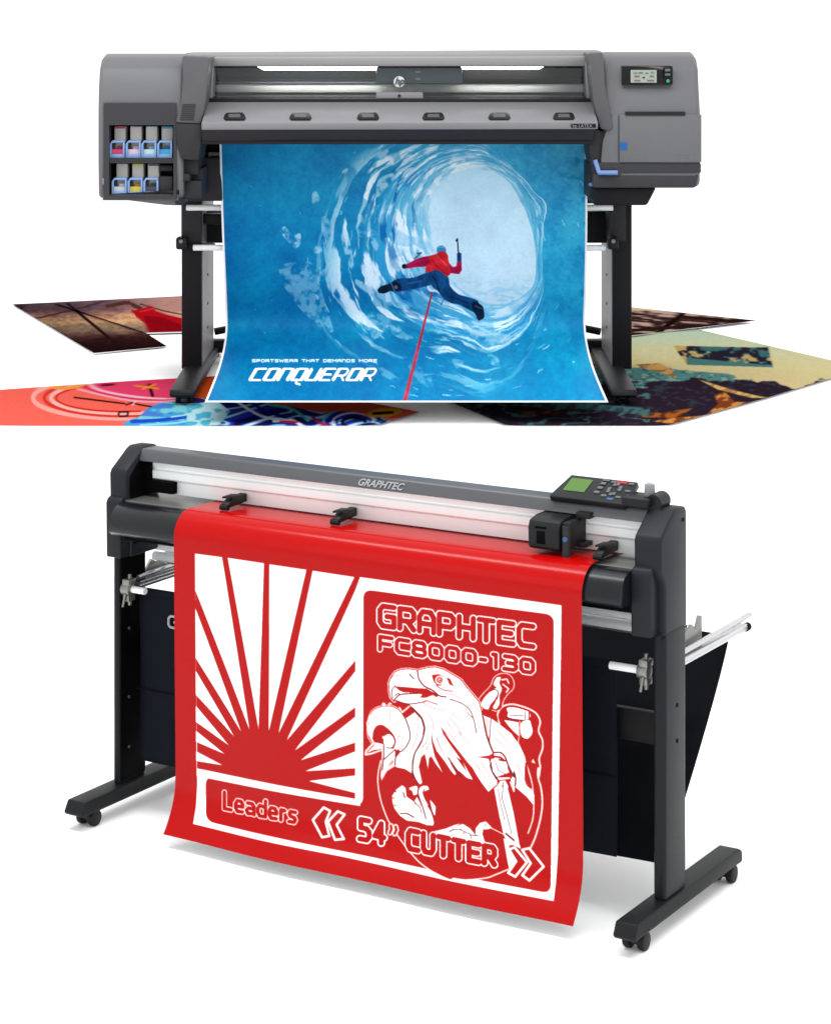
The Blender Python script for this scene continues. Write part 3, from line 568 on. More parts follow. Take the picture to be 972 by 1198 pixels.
# ================================================================== POSTERS ON THE PLATFORM
def floor_sheet(poly, cv, name, label, lift, group='posters lying around the printer', res=2.0, mrough=.4):
    poly = [np.array(p, float) for p in poly]; ys = [p[1] for p in poly]; y0, y1 = min(ys), min(498.2, max(ys))
    ny = max(20, int((y1-y0)*res*1.3)); rows = np.linspace(y0+.05, y1-.01, ny); xl, xr = [], []
    for y in rows:
        xs = []
        for a, b in zip(poly, poly[1:]+poly[:1]):
            if (a[1] > y) != (b[1] > y): xs.append(a[0]+(b[0]-a[0])*(y-a[1])/(b[1]-a[1]))
        xl.append(min(xs)); xr.append(max(xs))
    nx = int(max(np.array(xr)-np.array(xl))*res*.8); s = np.linspace(0, 1, nx)
    X = np.array(xl)[:, None]*(1-s)+np.array(xr)[:, None]*s; Yp = rows[:, None]+0*s
    z = PZ+lift; D = (CH-z)*F/(Yp-YH); z = z+.006*np.abs(2*s-1)**14+0*D; P = np.stack([(X-CX)*D/F, D, z+0*D], -1)
    for _ in range(3): cv.a = (cv.a+np.roll(cv.a, 1, 1)+np.roll(cv.a, -1, 1)+np.roll(cv.a, 2, 1)+np.roll(cv.a, -2, 1))/5
    cv.a = (cv.a+np.roll(cv.a, 1, 0)+np.roll(cv.a, -1, 0))/3
    gx, gy = cv.grid(); cv.a = cv.a*(1+.07*(fbm(gx/3, gy/1.5, 77, 3)-.5))[..., None]
    col = cv.sample(X, Yp)*.79
    c = np.array([P[..., 0].mean(), P[..., 1].mean(), PZ]); o = sheet(name, P-c, col, printed('poster_ink', rough=.8, spec=0), loc=c)
    return tag(o, label, 'poster', group)
def sunset():
    cv = Canvas(0, 340, 260, 420, 4); X, Y = cv.grid(); z = conv(3.888, 10, 340)
    stops = [(340, (150, 110, 116)), (352, (112, 84, 96)), (362, (104, 74, 84)), (369, (196, 140, 112)), (375, (214, 168, 120)), (381, (150, 118, 98)), (386, (136, 108, 88)), (391, (92, 58, 54)), (398, (44, 20, 20)), (415, (28, 10, 12))]
    yy = Y-(X-100)*.0-2*np.sin(X/40); n = fbm(X/16, Y/3, 5, 4)-.5
    yy = yy+n*9
    for c in range(3): cv.a[..., c] = np.interp(yy, [s[0] for s in stops], [s[1][c]/255 for s in stops])
    f = np.clip((X-60)/90, 0, 1); cv.a *= (0.75+.35*f)[..., None]; cv.a *= (1+.5*(fbm(X/4, Y/1.5, 8, 3)-.5))[..., None]
    cv.line(z((270, 60), (380, 150), (500, 250)), (.12, .07, .07), 1.6); cv.line(z((120, 128), (300, 85), (430, 50)), (.25, .16, .17), .9)
    cv.poly(z((10, 68), (80, 66), (60, 92)), (.2, .12, .14))
    w, m = cv.mask(z((460, 30), (800, 20), (800, 130), (640, 110), (500, 90))); 
    g = np.clip((X[w]-130)/60, 0, 1); k = (m*.75*g)[..., None]; cv.a[w] = cv.a[w]*(1-k)+np.array([.86, .64, .55])*k
    cv.line(z((450, 70), (540, 52), (600, 80)), (.35, .18, .14), 2.2); cv.line(z((600, 60), (700, 90), (790, 108)), (.25, .12, .12), .6)
    cv.poly(z((555, 92), (610, 80), (650, 68), (670, 92), (720, 108), (800, 128), (820, 192), (640, 192), (622, 150), (580, 118)), (.74, .05, .11)); cv.poly(z((610, 112), (700, 120), (800, 160), (800, 192), (650, 190)), (.58, .03, .08))
    cv.line(z((600, 95), (660, 80)), (.9, .2, .2), .8)
    return cv
cs = sunset()
floor_sheet([(14, 357), (110, 414.5), (195.5, 406.5), (166, 388), (150, 351)], cs, 'poster', 'dark sunset poster with a diagonal black pole, lying furthest left', .003)
floor_sheet([(62, 354.8), (240, 346), (240, 388.6), (171, 390.5)], cs, 'poster', 'sunset poster with a bright red dress, lying behind the left leg of the wide printer', .007)
def bark():
    cv = Canvas(700, 350, 895, 405, 4); X, Y = cv.grid()
    n = fbm((X)/26, (Y-(X-720)*.06)/2.0, 4, 5); k = np.clip((n-.46)*9, 0, 1)[..., None]
    cv.a = (np.array([.20, .12, .12])*(1-k)+np.array([.80, .66, .60])*k).astype(np.float32)
    for c, v in enumerate((.89, .78, .62)): cv.a[..., c] = np.where(Y < 361+(X-729)*.07+1.5*(n-.5), v, cv.a[..., c])
    cv.line([(769, 390), (784, 378), (800, 366)], (.10, .05, .05), 2.4); cv.line([(800, 371), (850, 375), (882, 376)], (.16, .08, .07), 1.6); cv.line([(716, 388), (800, 382), (850, 380)], (.16, .09, .08), 1.8)
    return cv
floor_sheet([(885, 376.2), (729, 359.5), (714, 358), (714, 396.5), (729, 395)], bark(), 'poster', 'dark brown streaked poster narrowing to a point, behind the right leg of the wide printer', .008)
def peaks():
    cv = Canvas(490, 380, 1040, 502, 3); X, Y = cv.grid(); z = conv(2.059, 500, 380)
    n = fbm(X/40, Y/9, 6, 5); n2 = fbm(X/8, Y/3, 12, 4)
    stops = [(384, (190, 214, 190)), (396, (206, 220, 186)), (408, (226, 222, 172)), (424, (232, 218, 160)), (440, (226, 206, 150)), (520, (226, 206, 150))]
    g = Y-np.clip(X-860, 0, 200)*.10
    for c in range(3): cv.a[..., c] = np.interp(g, [s[0] for s in stops], [s[1][c]/255 for s in stops])
    a = np.array
    teal = (Y > 428+(X-729)*.085+(n-.5)*22-np.clip(760-X, 0, 100)*.03)&(X < 880)
    cv.a[teal] = a([.35, .56, .55]); t2 = teal & (n2 > .5); cv.a[t2] = a([.22, .42, .44]); t3 = teal & (n2 > .60); cv.a[t3] = a([.55, .68, .60])
    dark = (Y > 448+(X-800)*.02+(fbm(X/30, Y/10, 16, 4)-.5)*26); cv.a[dark] = a([.165, .12, .17]); cv.a[dark & (n2 > .62)] = a([.20, .22, .27])
    d3 = dark & (np.abs(fbm(X/34, Y/6, 26, 3)-.5) < .035) & (X < 760); cv.a[d3] = a([.28, .46, .46])
    def mountain(pts, c1, c2, seed):
        pp = z(*pts); w, m = cv.mask(pp); q = fbm(X[w]/6+Y[w]/5, Y[w]/5, seed, 4) > .5; v = cv.a[w]; v[m & q] = c1; v[m & ~q] = c2
    mountain([(670, 220), (700, 190), (690, 170), (715, 160), (740, 185), (790, 190), (740, 205), (690, 225), (600, 240), (540, 232), (610, 222)], a([.86, .55, .25]), a([.50, .24, .12]), 5)
    mountain([(500, 95), (560, 92), (590, 108), (600, 128), (550, 112), (520, 104)], a([.87, .66, .38]), a([.6, .45, .28]), 7)
    mountain([(650, 130), (730, 155), (830, 180), (780, 176), (700, 156)], a([.90, .74, .42]), a([.72, .5, .3]), 8)
    mountain([(480, 205), (560, 212), (640, 200), (600, 225), (520, 222)], a([.66, .36, .14]), a([.36, .18, .10]), 9)
    mountain([(210, 208), (300, 206), (340, 214), (240, 216)], a([.5, .26, .12]), a([.28, .14, .10]), 10)
    mountain([(120, 190), (300, 184), (430, 192), (520, 200), (540, 220), (420, 205), (300, 200)], a([.25, .44, .44]), a([.2, .25, .3]), 11)
    q = z((592, 50), (820, 55), (832, 102), (625, 96)); w, m = cv.mask(q); v = cv.a[w]; nn = fbm(X[w]/9, Y[w]/4, 31, 4); yl = Y[w]-404-(X[w]-790)*.09
    v[m] = a([.16, .13, .19]); v[m & (nn > .5)] = a([.24, .45, .46]); v[m & (nn > .58) & (yl > 3)] = a([.85, .68, .42]); v[m & (yl > 13)] = a([.30, .50, .50]); v[m & (X[w] < 803) & (nn > .42)] = a([.84, .68, .42])
    for x in (752, 756, 777): cv.line([(x, 408), (x+1, 420)], (.95, .92, .78), .35)
    return cv
floor_sheet([(817, 386.8), (1012, 432), (900, 466), (760, 505), (606, 505), (520, 469), (655, 404), (690, 398)], peaks(), 'poster', 'teal and cream mountain poster with orange peaks, under the right foot of the wide printer', .004)
def circles():
    cv = Canvas(-20, 435, 512, 502, 4, (.975, .40, .34)); X, Y = cv.grid(); z = conv(3.888, 10, 435); a = np.array
    def ell(cx, cy, rx, ry, col, wd=None, fr=0, to=6.283):
        if wd is None: cv.dot(cx, cy, rx, col, ry); return
        cv.line([(cx+rx*math.cos(t), cy+ry*math.sin(t)) for t in np.linspace(fr, to, 60)], col, wd)
    cx, cy = z((520, 130))[0]
    cv.poly(z((370, 55), (700, 35), (970, 30), (970, 120), (700, 130), (560, 115), (450, 90)), (.93, .25, .42), 1); cv.poly(z((860, 40), (1000, 35), (1000, 120), (840, 110)), (.94, .36, .12), 1)
    for dy, rx, ry, col, wd in ((14, 105, 24, (.98, .66, .62), 2.6), (9, 92, 21, (.86, .20, .16), 1.8), (6, 84, 18, (.98, .72, .68), 2.2), (4, 78, 16, (.84, .14, .12), 1.0)): ell(cx, cy-3, rx, ry, col, wd, 1.3, 4.2)
    for o_, col, wd in ((0, (.98, .75, .80), 1.6), (3, (.88, .18, .34), 1.2), (6, (.98, .65, .74), 1.2)): cv.line(z((370-o_*9, 60+o_*3), (430, 88+o_*3), (560, 112+o_*3), (700, 124+o_*2), (800, 122)), col, wd, 1)
    cv.poly(z((640, 160), (720, 138), (900, 132), (1000, 150), (1010, 245), (540, 245), (600, 200)), (.25, .66, .84), 1)
    n = fbm(X/14, Y/5, 3, 2); w, m = cv.mask(z((640, 160), (720, 138), (900, 132), (1010, 150), (1010, 240), (560, 235))); v = cv.a[w]; v[m & (n[w] > .55)] = a([.50, .82, .86]); v[m & (n[w] < .4)] = a([.30, .50, .86])
    cv.line(z((560, 225), (700, 218), (820, 200), (890, 165)), (.10, .30, .80), 2.0, 1); cv.line(z((600, 242), (760, 232), (850, 215)), (.55, .88, .95), 1.2, 1); cv.line(z((740, 205), (830, 190), (860, 160)), (.85, .93, .98), .7, 1)
    for i in range(13): x = 300+i*18; cv.line(z((x, 116+i*2.2), (x+12, 118+i*2.2)), (.30, .06, .05), 1.0)
    cv.line(z((535, 150), (560, 140), (600, 150), (650, 158)), (.25, .05, .05), .9); cv.line(z((565, 150), (575, 135)), (1, .85, .82), .8)
    cv.line(z((500, 195), (505, 182), (545, 182), (540, 200), (505, 202)), (.25, .05, .05), 1.0)
    cv.line(z((640, 58), (655, 108)), (.15, .03, .04), 1.7); cv.line(z((575, 62), (680, 76)), (.98, .55, .15), 1.1); cv.line(z((610, 78), (670, 55)), (.98, .6, .2), .9); cv.line(z((420, 62), (480, 58)), (.3, .03, .1), .9)
    cv.line(z((180, 70), (260, 76), (330, 66)), (.98, .60, .25), 1.6)
    # blue, violet and white swirls on the right half
    z = conv(3.738, 240, 465)
    w, m = cv.mask(z((-60, 0), (330, 25), (470, 60), (760, 95), (820, 110), (740, 140), (-60, 140))); v = cv.a[w]; n = fbm((X[w]+3*Y[w])/26, Y[w]/6+np.sin(X[w]/16), 7, 1)
    for lo, hi, c in ((0, .32, (.07, .08, .30)), (.32, .42, (.16, .20, .72)), (.42, .5, (.50, .83, .90)), (.5, .56, (.93, .96, .98)), (.56, .64, (.10, .45, .72)), (.64, 1, (.20, .14, .42))): v[m & (n >= lo) & (n < hi)] = a(c)
    w, m = cv.mask(z((-80, 25), (60, 20), (110, 60), (60, 120), (-80, 130))); v = cv.a[w]; n = fbm(X[w]/11, Y[w]/5, 17, 2); v[m] = a([.74, .90, .93]); v[m & (n > .55)] = a([.30, .72, .84])
    sw = [((190, 10), (260, 60), (330, 80), (400, 120)), ((130, 10), (180, 45), (260, 85), (380, 100)), ((280, 30), (380, 50), (450, 100))]
    for i, q in enumerate(sw): cv.line(z(*q), ((.08, .10, .55), (.92, .95, .98), (.35, .80, .82))[i], 1.6, 1)
    for rx, c, wd in ((215, (.30, .78, .80), 1.6), (185, (.08, .12, .62), 2.2), (150, (.95, .96, .98), 1.6), (120, (.10, .2, .7), 1.5), (80, (.07, .08, .25), 2.4)): cv.line(z(*[(650+rx*.62*math.cos(t), 108+rx*.27*math.sin(t)) for t in np.linspace(2.4, 6.1, 24)]), c, wd*.8)
    cv.line(z((300, 102), (380, 98), (420, 120)), (.96, .96, .97), 1.8); cv.line(z((330, 105), (400, 108)), (.85, .12, .2), 1.2); cv.line(z((470, 85), (500, 110), (540, 125)), (.75, .1, .25), 1.6)
    cv.poly(z((230, 18), (500, 20), (700, 28), (940, 72), (830, 100), (770, 85), (640, 62), (480, 60), (380, 40)), (.86, .36, .26))
    cv.poly(z((690, 78), (740, 52), (850, 55), (862, 66), (800, 88), (720, 86)), (.96, .70, .14)); cv.line(z((735, 70), (820, 66)), (.12, .08, .06), 1.5); cv.line(z((700, 74), (760, 50), (850, 56)), (.98, .6, .1), .8)
    return cv
floor_sheet([(-16, 459), (14, 456.5), (146, 447.5), (262, 441), (492, 483.6), (440, 499), (-16, 499)], circles(), 'poster', 'coral poster with pink rings and blue swirls, under the left foot of the wide printer', .005)
# ================================================================== THE WIDE PRINTER
PR = empty('wide_format_printer', (0, 9.65, PZ), 0, 'wide dark grey inkjet printer on legs with a long viewing window, on the white platform', 'printer')
OFF = (0, 9.65, PZ)
def P3(name, pts, dy, m, par=PR, bevel=0, **k):   # outline drawn at its own depth, extruded backwards
    return MB().prism([W(*p) for p in pts], (0, dy, 0)).build(name, m, par, bevel, off=OFF, **k)
def PB(name, px0, px1, py0, py1, Y0, Y1, m, par=PR, bevel=0, **k):
    return MB().box(XP(px0, Y0), XP(px1, Y0), Y0, Y1, ZP(py1, Y0), ZP(py0, Y0)).build(name, m, par, bevel, off=OFF, **k)
FY = 9.2
def zz(py): return ZP(py, FY)
# housings: side profile swept across, with a bulging front
def housing(name, px0, px1, prof, m, bevel=.02, seg=4):
    return MB().profx([(y, z) for y, z in prof], XP(px0, FY), XP(px1, FY)).build(name, m, PR, bevel, seg, off=OFF)
def fr(py, d): return (FY+d, zz(py))
lh = housing('left_housing', 114.5, 214, [fr(64, .32), fr(63, .20), fr(68, .10), fr(78, .05), fr(100, .016), fr(130, 0), fr(190, 0), fr(222, .01), fr(232, .02), fr(235, .5), fr(200, .75), fr(66, .75)], M['house'], .022)
cutbox(lh, [(XP(124, FY), XP(203.5, FY), FY-10-9.65+.5, FY+.20-9.65, zz(230)-PZ, zz(122.5)-PZ)])
P3('ink_bay', [(122, 121, FY+.012), (206, 121, FY+.012), (206, 231, FY+.012), (122, 231, FY+.012)], .004, M['blk'])
bpy.data.objects.remove(bpy.data.objects['ink_bay'])
def frame(name, o, i, Y0, dy, m, par=PR):   # rectangular frame from outer and inner px rects
    b = MB(); (a0, b0, a1, b1), (c0, d0, c1, d1) = o, i
    for r in ((a0, c0, b0, b1), (c1, a1, b0, b1), (c0, c1, b0, d0), (c0, c1, d1, b1)):
        b.box(XP(r[0], Y0), XP(r[1], Y0), Y0, Y0+dy, ZP(r[3], Y0), ZP(r[2], Y0))
    return b.build(name, m, par, 0, off=OFF)
bay = frame('ink_bay', (121.5, 120.5, 206, 233), (127.5, 146, 203, 229), FY-.006, .19, M['house2'])
PB('shelf', 127, 203, 184.5, 190.5, FY+.0, FY+.19, M['blk2'], bay); PB('back_panel', 124, 204, 123, 230, FY+.188, FY+.196, M['blk'], bay)
PB('empty_slot', 185.5, 202, 193, 200, FY+.05, FY+.18, M['blk2'], bay, .004); PB('empty_slot', 185.5, 202, 206, 227.5, FY+.03, FY+.18, M['blk2'], bay, .004)
PB('latch', 119.5, 123.5, 208, 216, FY-.004, FY+.01, M['legside'], bay, .003)
P3('lower_skirt', [(130, 231.5, FY+.06), (205, 231.5, FY+.06), (206, 240, FY+.06), (194, 239.5, FY+.06)], .6, M['legside'])
# ink cartridges
def cartridge(px, top, band, ink, label):
    t = empty('ink_cartridge', (XP(px+9, FY), FY+.02, zz(top+37)), 0, label, 'ink cartridge', "ink cartridges in the printer's left housing")
    o = (XP(px+9, FY), FY+.02, zz(top+37)); Y0 = FY+.02
    w = lambda p, q: W(px+p, top+q, Y0)
    MB().box(XP(px+4, Y0), XP(px+17.5, Y0), Y0+.035, Y0+.16, ZP(top+36, Y0), ZP(top, Y0)).build('pouch', M['pouch'], t, .006, off=o)
    MB().box(XP(px+5, Y0), XP(px+17, Y0), Y0+.033, Y0+.036, ZP(top+3, Y0), ZP(top+.8, Y0)).build('stripe', band, t, off=o)
    b = MB()
    b.prism([w(0, 37), w(0, 21), w(3, 16.5), w(17.6, 16.5), w(17.6, 19), w(3.5, 19), w(2.4, 21), w(2.4, 37)], (0, .05, 0)); b.box(XP(px+15.4, Y0), XP(px+17.6, Y0), Y0, Y0+.05, ZP(top+37, Y0), ZP(top+19, Y0)); b.box(XP(px+2.4, Y0), XP(px+15.4, Y0), Y0, Y0+.05, ZP(top+37, Y0), ZP(top+32.5, Y0))
    b.build('holder', M['holder'], t, .0015, off=o)
    MB().box(XP(px+2.4, Y0), XP(px+15.4, Y0), Y0+.012, Y0+.03, ZP(top+33, Y0), ZP(top+27, Y0)).build('label_band', band, t, off=o)
    MB().box(XP(px+2.6, Y0), XP(px+5.2, Y0), Y0+.014, Y0+.034, ZP(top+27, Y0), ZP(top+19.5, Y0)).build('grip', M['blk'], t, off=o)
    MB().box(XP(px+8, Y0), XP(px+14.6, Y0), Y0+.02, Y0+.034, ZP(top+27, Y0), ZP(top+23.5, Y0)).build('ink_mark', ink, t, off=o)
mg, lm, lc, cy_ = inkmat('magenta_band', 216, 70, 120), inkmat('pale_magenta', 226, 200, 218), inkmat('pale_cyan', 196, 226, 232), inkmat('cyan_band', 70, 170, 220)
gy, ye, bk = inkmat('grey_band', 205, 212, 216), inkmat('yellow_band', 220, 200, 70), inkmat('black_band', 78, 82, 92)
dm, dp, dc, db, dy_, dg_ = inkmat('magenta_mark', 160, 30, 70), inkmat('pink_mark', 205, 175, 185), inkmat('teal_mark', 130, 175, 180), inkmat('blue_mark', 30, 100, 160), inkmat('ochre_mark', 170, 140, 60), inkmat('dark_mark', 60, 60, 66)
cartridge(128.2, 147.5, mg, dm, 'blue framed ink cartridge with a magenta label, leftmost in the upper row')
cartridge(147.0, 147.5, lm, dp, 'blue framed ink cartridge with a pale pink label in the upper row')
cartridge(165.3, 147.5, lc, dc, 'blue framed ink cartridge with a pale cyan label in the upper row')
cartridge(183.8, 147.5, cy_, db, 'blue framed ink cartridge with a bright cyan label, rightmost in the upper row')
cartridge(130.6, 191.2, gy, gy, 'blue framed ink cartridge with a whitish label, leftmost in the lower row')
cartridge(149.2, 191.2, ye, dy_, 'blue framed ink cartridge with a yellow label, middle of the lower row')
cartridge(167.6, 191.2, bk, dg_, 'blue framed ink cartridge with a black and grey label, beside the empty slot')
# body behind the window and the beam
hb = housing('right_housing', 706, 819.5, [fr(62, .32), fr(61, .22), fr(67, .12), fr(78, .07), fr(100, .045), fr(131, 0), fr(190, 0), fr(217, .008), fr(219, .03), fr(221, .6), fr(66, .75)], M['house'], .022)
P3('lower_cover', [(700, 190, FY-.004), (820, 190.5, FY-.004), (820, 202, FY-.004), (726, 202, FY-.004), (726, 205, FY-.004), (700, 205, FY-.004)], .3, M['house2'], bevel=.004)
P3('base_cover', [(694, 203, FY+.004), (817, 203.5, FY+.004), (815, 217, FY+.004), (812, 219.5, FY+.004), (694, 219.5, FY+.004)], .5, M['house2'], bevel=.006)
P3('drain_cover', [(694, 219, FY+.05), (768, 219, FY+.05), (757, 240, FY+.05), (694, 240, FY+.05)], .5, M['charcoal'], bevel=.01)
dp_ = PB('front_panel', 724.5, 820.6, 133.5, 189.5, FY-.012, FY+.05, M['house'], PR, .004)
PB('handle_slot', 731.7, 801.5, 130.2, 134.8, FY-.015, FY+.05, M['blk'], dp_)
text('model_text', 'Latex 310', .016, (XP(790, FY), FY-.0135-9.65, ZP(184.5, FY)-PZ), (math.pi/2, 0, 0), M['silver'], dp_, .0005)
st_ = PB('sticker', 725.3, 733.2, 166.3, 174.6, FY-.0145, FY-.0125, M['blue'], dp_)
P3('side_panel', [(716, 133.5, FY-.006), (723.2, 133.5, FY-.006), (723.2, 190, FY-.006), (703, 190, FY-.006), (705, 165, FY-.006)], .06, M['house'], bevel=.003)
# window frame
PB('rear_body', 205, 716, 66, 160, FY+.62, FY+.78, M['house2'], PR, .01)
tb = P3('top_beam', [(212, 61.5, FY+.25), (706, 58.5, FY+.25), (706, 73, FY+.25), (212, 73, FY+.25)], .3, M['lightbar'], bevel=.018)
tf = P3('window_header', [(246, 66, FY+.18), (686, 65, FY+.18), (686, 77.3, FY+.18), (246, 77.3, FY+.18)], .10, M['lightbar'], bevel=.008)
P3('window_jamb', [(243.5, 72, FY+.15), (249.5, 72, FY+.15), (248.5, 116, FY+.15), (241.5, 116, FY+.15)], .15, M['legside'], bevel=.004)
P3('window_jamb', [(684.6, 72, FY+.15), (690.5, 72, FY+.15), (693.5, 116, FY+.15), (686.5, 116, FY+.15)], .15, M['legside'], bevel=.004)
P3('window_pane', [(249, 77, FY+.20), (686, 77, FY+.20), (687, 114, FY+.17), (248, 114, FY+.17)], .004, M['glass'])
inn = PB('print_chamber', 244, 692, 76, 120, FY+.56, FY+.6, mat('chamber_grey', (.04, .045, .048), rough=.4))
PB('chamber_floor', 244, 692, 112.5, 118, FY+.18, FY+.58, M['blk2'], inn)
PB('chamber_roof', 240, 694, 73, 77, FY+.22, FY+.58, M['house2'], inn)
PB('platen', 252, 686, 97.5, 108, FY+.45, FY+.5, M['platen'], inn, .008)
PB('guide_rail', 252, 686, 108, 111, FY+.40, FY+.46, M['blk'], inn); PB('guide_rail', 252, 540, 95.5, 97, FY+.44, FY+.5, M['legside'], inn)
PB('upper_shade', 542, 686, 77, 92, FY+.42, FY+.5, M['blk'], inn); PB('bolt', 253, 261, 77.5, 84, FY+.40, FY+.44, M['blk'], inn, .004)
PB('bed_strip', 252, 686, 92, 95.5, FY+.52, FY+.55, M['slate'], inn)
for i in range(0): PB('spot_light', 560+i*36, 563+i*36, 93.3, 94.6, FY+.41, FY+.42, M['lamp'], inn)
P3('light_strip', [(301, 77.6, FY+.36), (455, 77.6, FY+.36), (449, 81.6, FY+.36), (309, 81.6, FY+.36)], .02, M['lamp'], inn)
P3('light_strip', [(486, 77.6, FY+.36), (636, 77.6, FY+.36), (630, 80.6, FY+.36), (490, 80.6, FY+.36)], .02, M['lamp'], inn)
cg = P3('carriage_cover', [(440, 78, FY+.22), (541, 78, FY+.22), (541, 97.5, FY+.22), (440, 97.5, FY+.22)], .2, M['slate'], bevel=.006)
MB().tube(W(467, 95.2, FY+.16), W(467, 95.2, FY+.20), 6.6*FY/F, 28).build('logo_disc', M['silver_disc'], cg, smooth=True, off=OFF)
text('logo_letters', 'hp', .038, (XP(461.6, FY+.16)+.0, FY+.157-9.65, ZP(98, FY+.16)-PZ), (math.pi/2, 0, 0), M['slate'], cg, .001, shear=.3, bold=.001)
for q in ((84,), (92,)): PB('cover_mark', 486, 492, q[0]-1, q[0]+.6, FY+.216, FY+.219, M['silver'], cg)
hd = P3('window_handle', [(440, 107.6, FY+.14), (494.5, 107.6, FY+.14), (495.5, 117.5, FY+.14), (440, 117.5, FY+.14)], .05, M['legside'], bevel=.004)
MB().tube(W(467, 111.5, FY+.135), W(467, 111.5, FY+.15), .006).build('lock', M['blk'], hd, off=OFF)
P3('window_sill', [(243, 114.5, FY+.13), (692, 114.5, FY+.13), (692, 119, FY+.13), (243, 119, FY+.13)], .2, M['blk'], bevel=.003)
# sloping cover with the roller icons
def slope(name, q, th, m, par=PR, bevel=0):
    v = [W(*p) for p in q]; n = (v[1]-v[0]).cross(v[3]-v[0]).normalized()
    if n.y > 0: n = -n
    return MB().prism([p for p in v], -n*th).build(name, m, par, bevel, off=OFF)
YT, YB = FY+.14, FY-.08
def onslope(px, py, e=.001):
    t = (py-118)/(142.5-118); Y = YT+(YB-YT)*t; v = W(px, py, Y); return v+Vector((0, -e*.7, e*.7))
sc = slope('front_cover', [(243, 118, YT), (692.5, 118, YT), (699.5, 142.5, YB), (235.5, 143.5, YB)], .03, M['silver'], bevel=.004)
for cx_ in (274.5, 351.5, 430.5, 507, 584, 659.5):
    pts = [(cx_-13, 138), (cx_-11.5, 134), (cx_-9, 132), (cx_+9, 131.8), (cx_+11.5, 134), (cx_+13, 138), (cx_+11, 140.2), (cx_-11, 140.2)]
    k = MB().prism([onslope(*p, e=.0045) for p in pts], (0, .006, -.006)).build('roller_latch', M['charcoal'], sc, .001, off=OFF)
    MB().prism([onslope(*p, e=.0065) for p in ((cx_-7, 138), (cx_-6.5, 134), (cx_+6.5, 134), (cx_+7, 138))], (0, .002, -.002)).build('latch_pad', M['pillar'], k, off=OFF)
fb = P3('front_skirt', [(235.5, 143.8, YB+.004), (699.5, 142.8, YB+.004), (696, 150, YB+.03), (692, 168.5, YB+.06), (236, 168.5, YB+.06)], .18, M['blk2'], bevel=.006)
nb = P3('name_plate', [(668, 144.5, YB-.001), (697, 144.5, YB-.001), (697, 149.2, YB-.001), (668, 149.2, YB-.001)], .004, M['charcoal'], fb)
text('plate_letters', 'hp LATEX', .019, (XP(669.5, YB), YB-.003-9.65, ZP(148.6, YB)-PZ), (math.pi/2, 0, 0), M['silver'], nb, .0005, sx=.95)
P3('skirt_edge', [(236, 164.5, YB+.05), (692, 164.5, YB+.05), (692, 166, YB+.05), (236, 166, YB+.05)], .02, M['charcoal'], fb)
# pillars
lp = P3('left_pillar', [(213, 64.5, FY-.02), (245.5, 66, FY-.02), (243.5, 92, FY-.02), (241, 117, FY-.02), (235, 144.5, FY-.02), (205, 143, FY-.02), (211, 120, FY-.02), (213.5, 92, FY-.02)], .35, M['pillar'], bevel=.008)
for i in range(8):
    y = 121.5+i*2.5; PB('vent_slot', 213-i*.35, 229-i*.35, y, y+1.1, FY-.023, FY-.019, M['blk2'], lp)
P3('pillar_base', [(205, 143, FY-.015), (236, 144.5, FY-.015), (237, 158, FY-.015), (232, 188, FY-.015), (212, 186, FY-.015), (206, 165, FY-.015)], .3, M['blk2'], bevel=.008)
P3('right_pillar', [(688.5, 61.5, FY-.02), (705.5, 60.5, FY-.02), (708, 100, FY-.02), (715.5, 139.5, FY-.02), (717, 150, FY-.02), (711, 153, FY-.02), (702, 150, FY-.02), (693.5, 116, FY-.02), (690.5, 90, FY-.02)], .35, M['pillar'], bevel=.008)
P3('right_bracket', [(692, 150, FY+.01), (708, 153, FY+.01), (703, 192, FY+.01), (700, 205, FY+.01), (694, 205, FY+.01), (688, 170, FY+.01)], .3, M['blk2'], bevel=.006)
# underside mechanics, left and right
um = MB(); 
for r in ((203, 260, 184, 235, .34), (206, 232, 186, 204, .05), (204, 222, 203, 212, .02), (207, 236, 211, 232, .06), (205, 214, 212, 240, .04), (222, 238, 196, 230, .12)): um.box(XP(r[0], FY+r[4]), XP(r[1], FY+r[4]), FY+r[4], FY+.55, ZP(r[3], FY+r[4]), ZP(r[2], FY+r[4]))
um.build('drive_unit', M['blk2'], PR, .006, off=OFF)
um = MB()
for r in ((684, 712, 205, 238, .36), (688, 706, 190, 232, .1)): um.box(XP(r[0], FY+r[4]), XP(r[1], FY+r[4]), FY+r[4], FY+.55, ZP(r[3], FY+r[4]), ZP(r[2], FY+r[4]))
um.build('drive_unit', M['blk2'], PR, .006, off=OFF)
PB('feed_case', 232, 712, 160, 234, FY+.55, FY+.62, M['blk'], PR); PB('take_up_case', 232, 722, 247, 284, FY+.66, FY+.8, M['blk2'], PR, .004)
PB('cable_tray', 236, 264, 250, 262, FY+.5, FY+.56, M['charcoal'], PR, .003)
for py, r, x0, x1, Y in ((180.5, .010, 244, 262, FY+.45), (242.5, .0125, 218, 717, 9.628), (289.5, .0125, 226, 708, 9.636)):
    MB().tube(W(x0, py, Y), W(x1, py, Y), r).build('roller_bar', M['whitemetal'], PR, smooth=True, off=OFF)
MB().tube(W(696, 187, FY-.0), W(701, 202, FY-.012), .009).tube(W(700, 201.6, FY-.012), W(722.5, 201.6, FY-.03), .009).build('lever', M['lever'], PR, smooth=True, off=OFF)
MB().tube(W(690, 215.5, FY+.1), W(697, 215.5, FY+.08), .008).build('knob', M['lever'], PR, smooth=True, off=OFF)
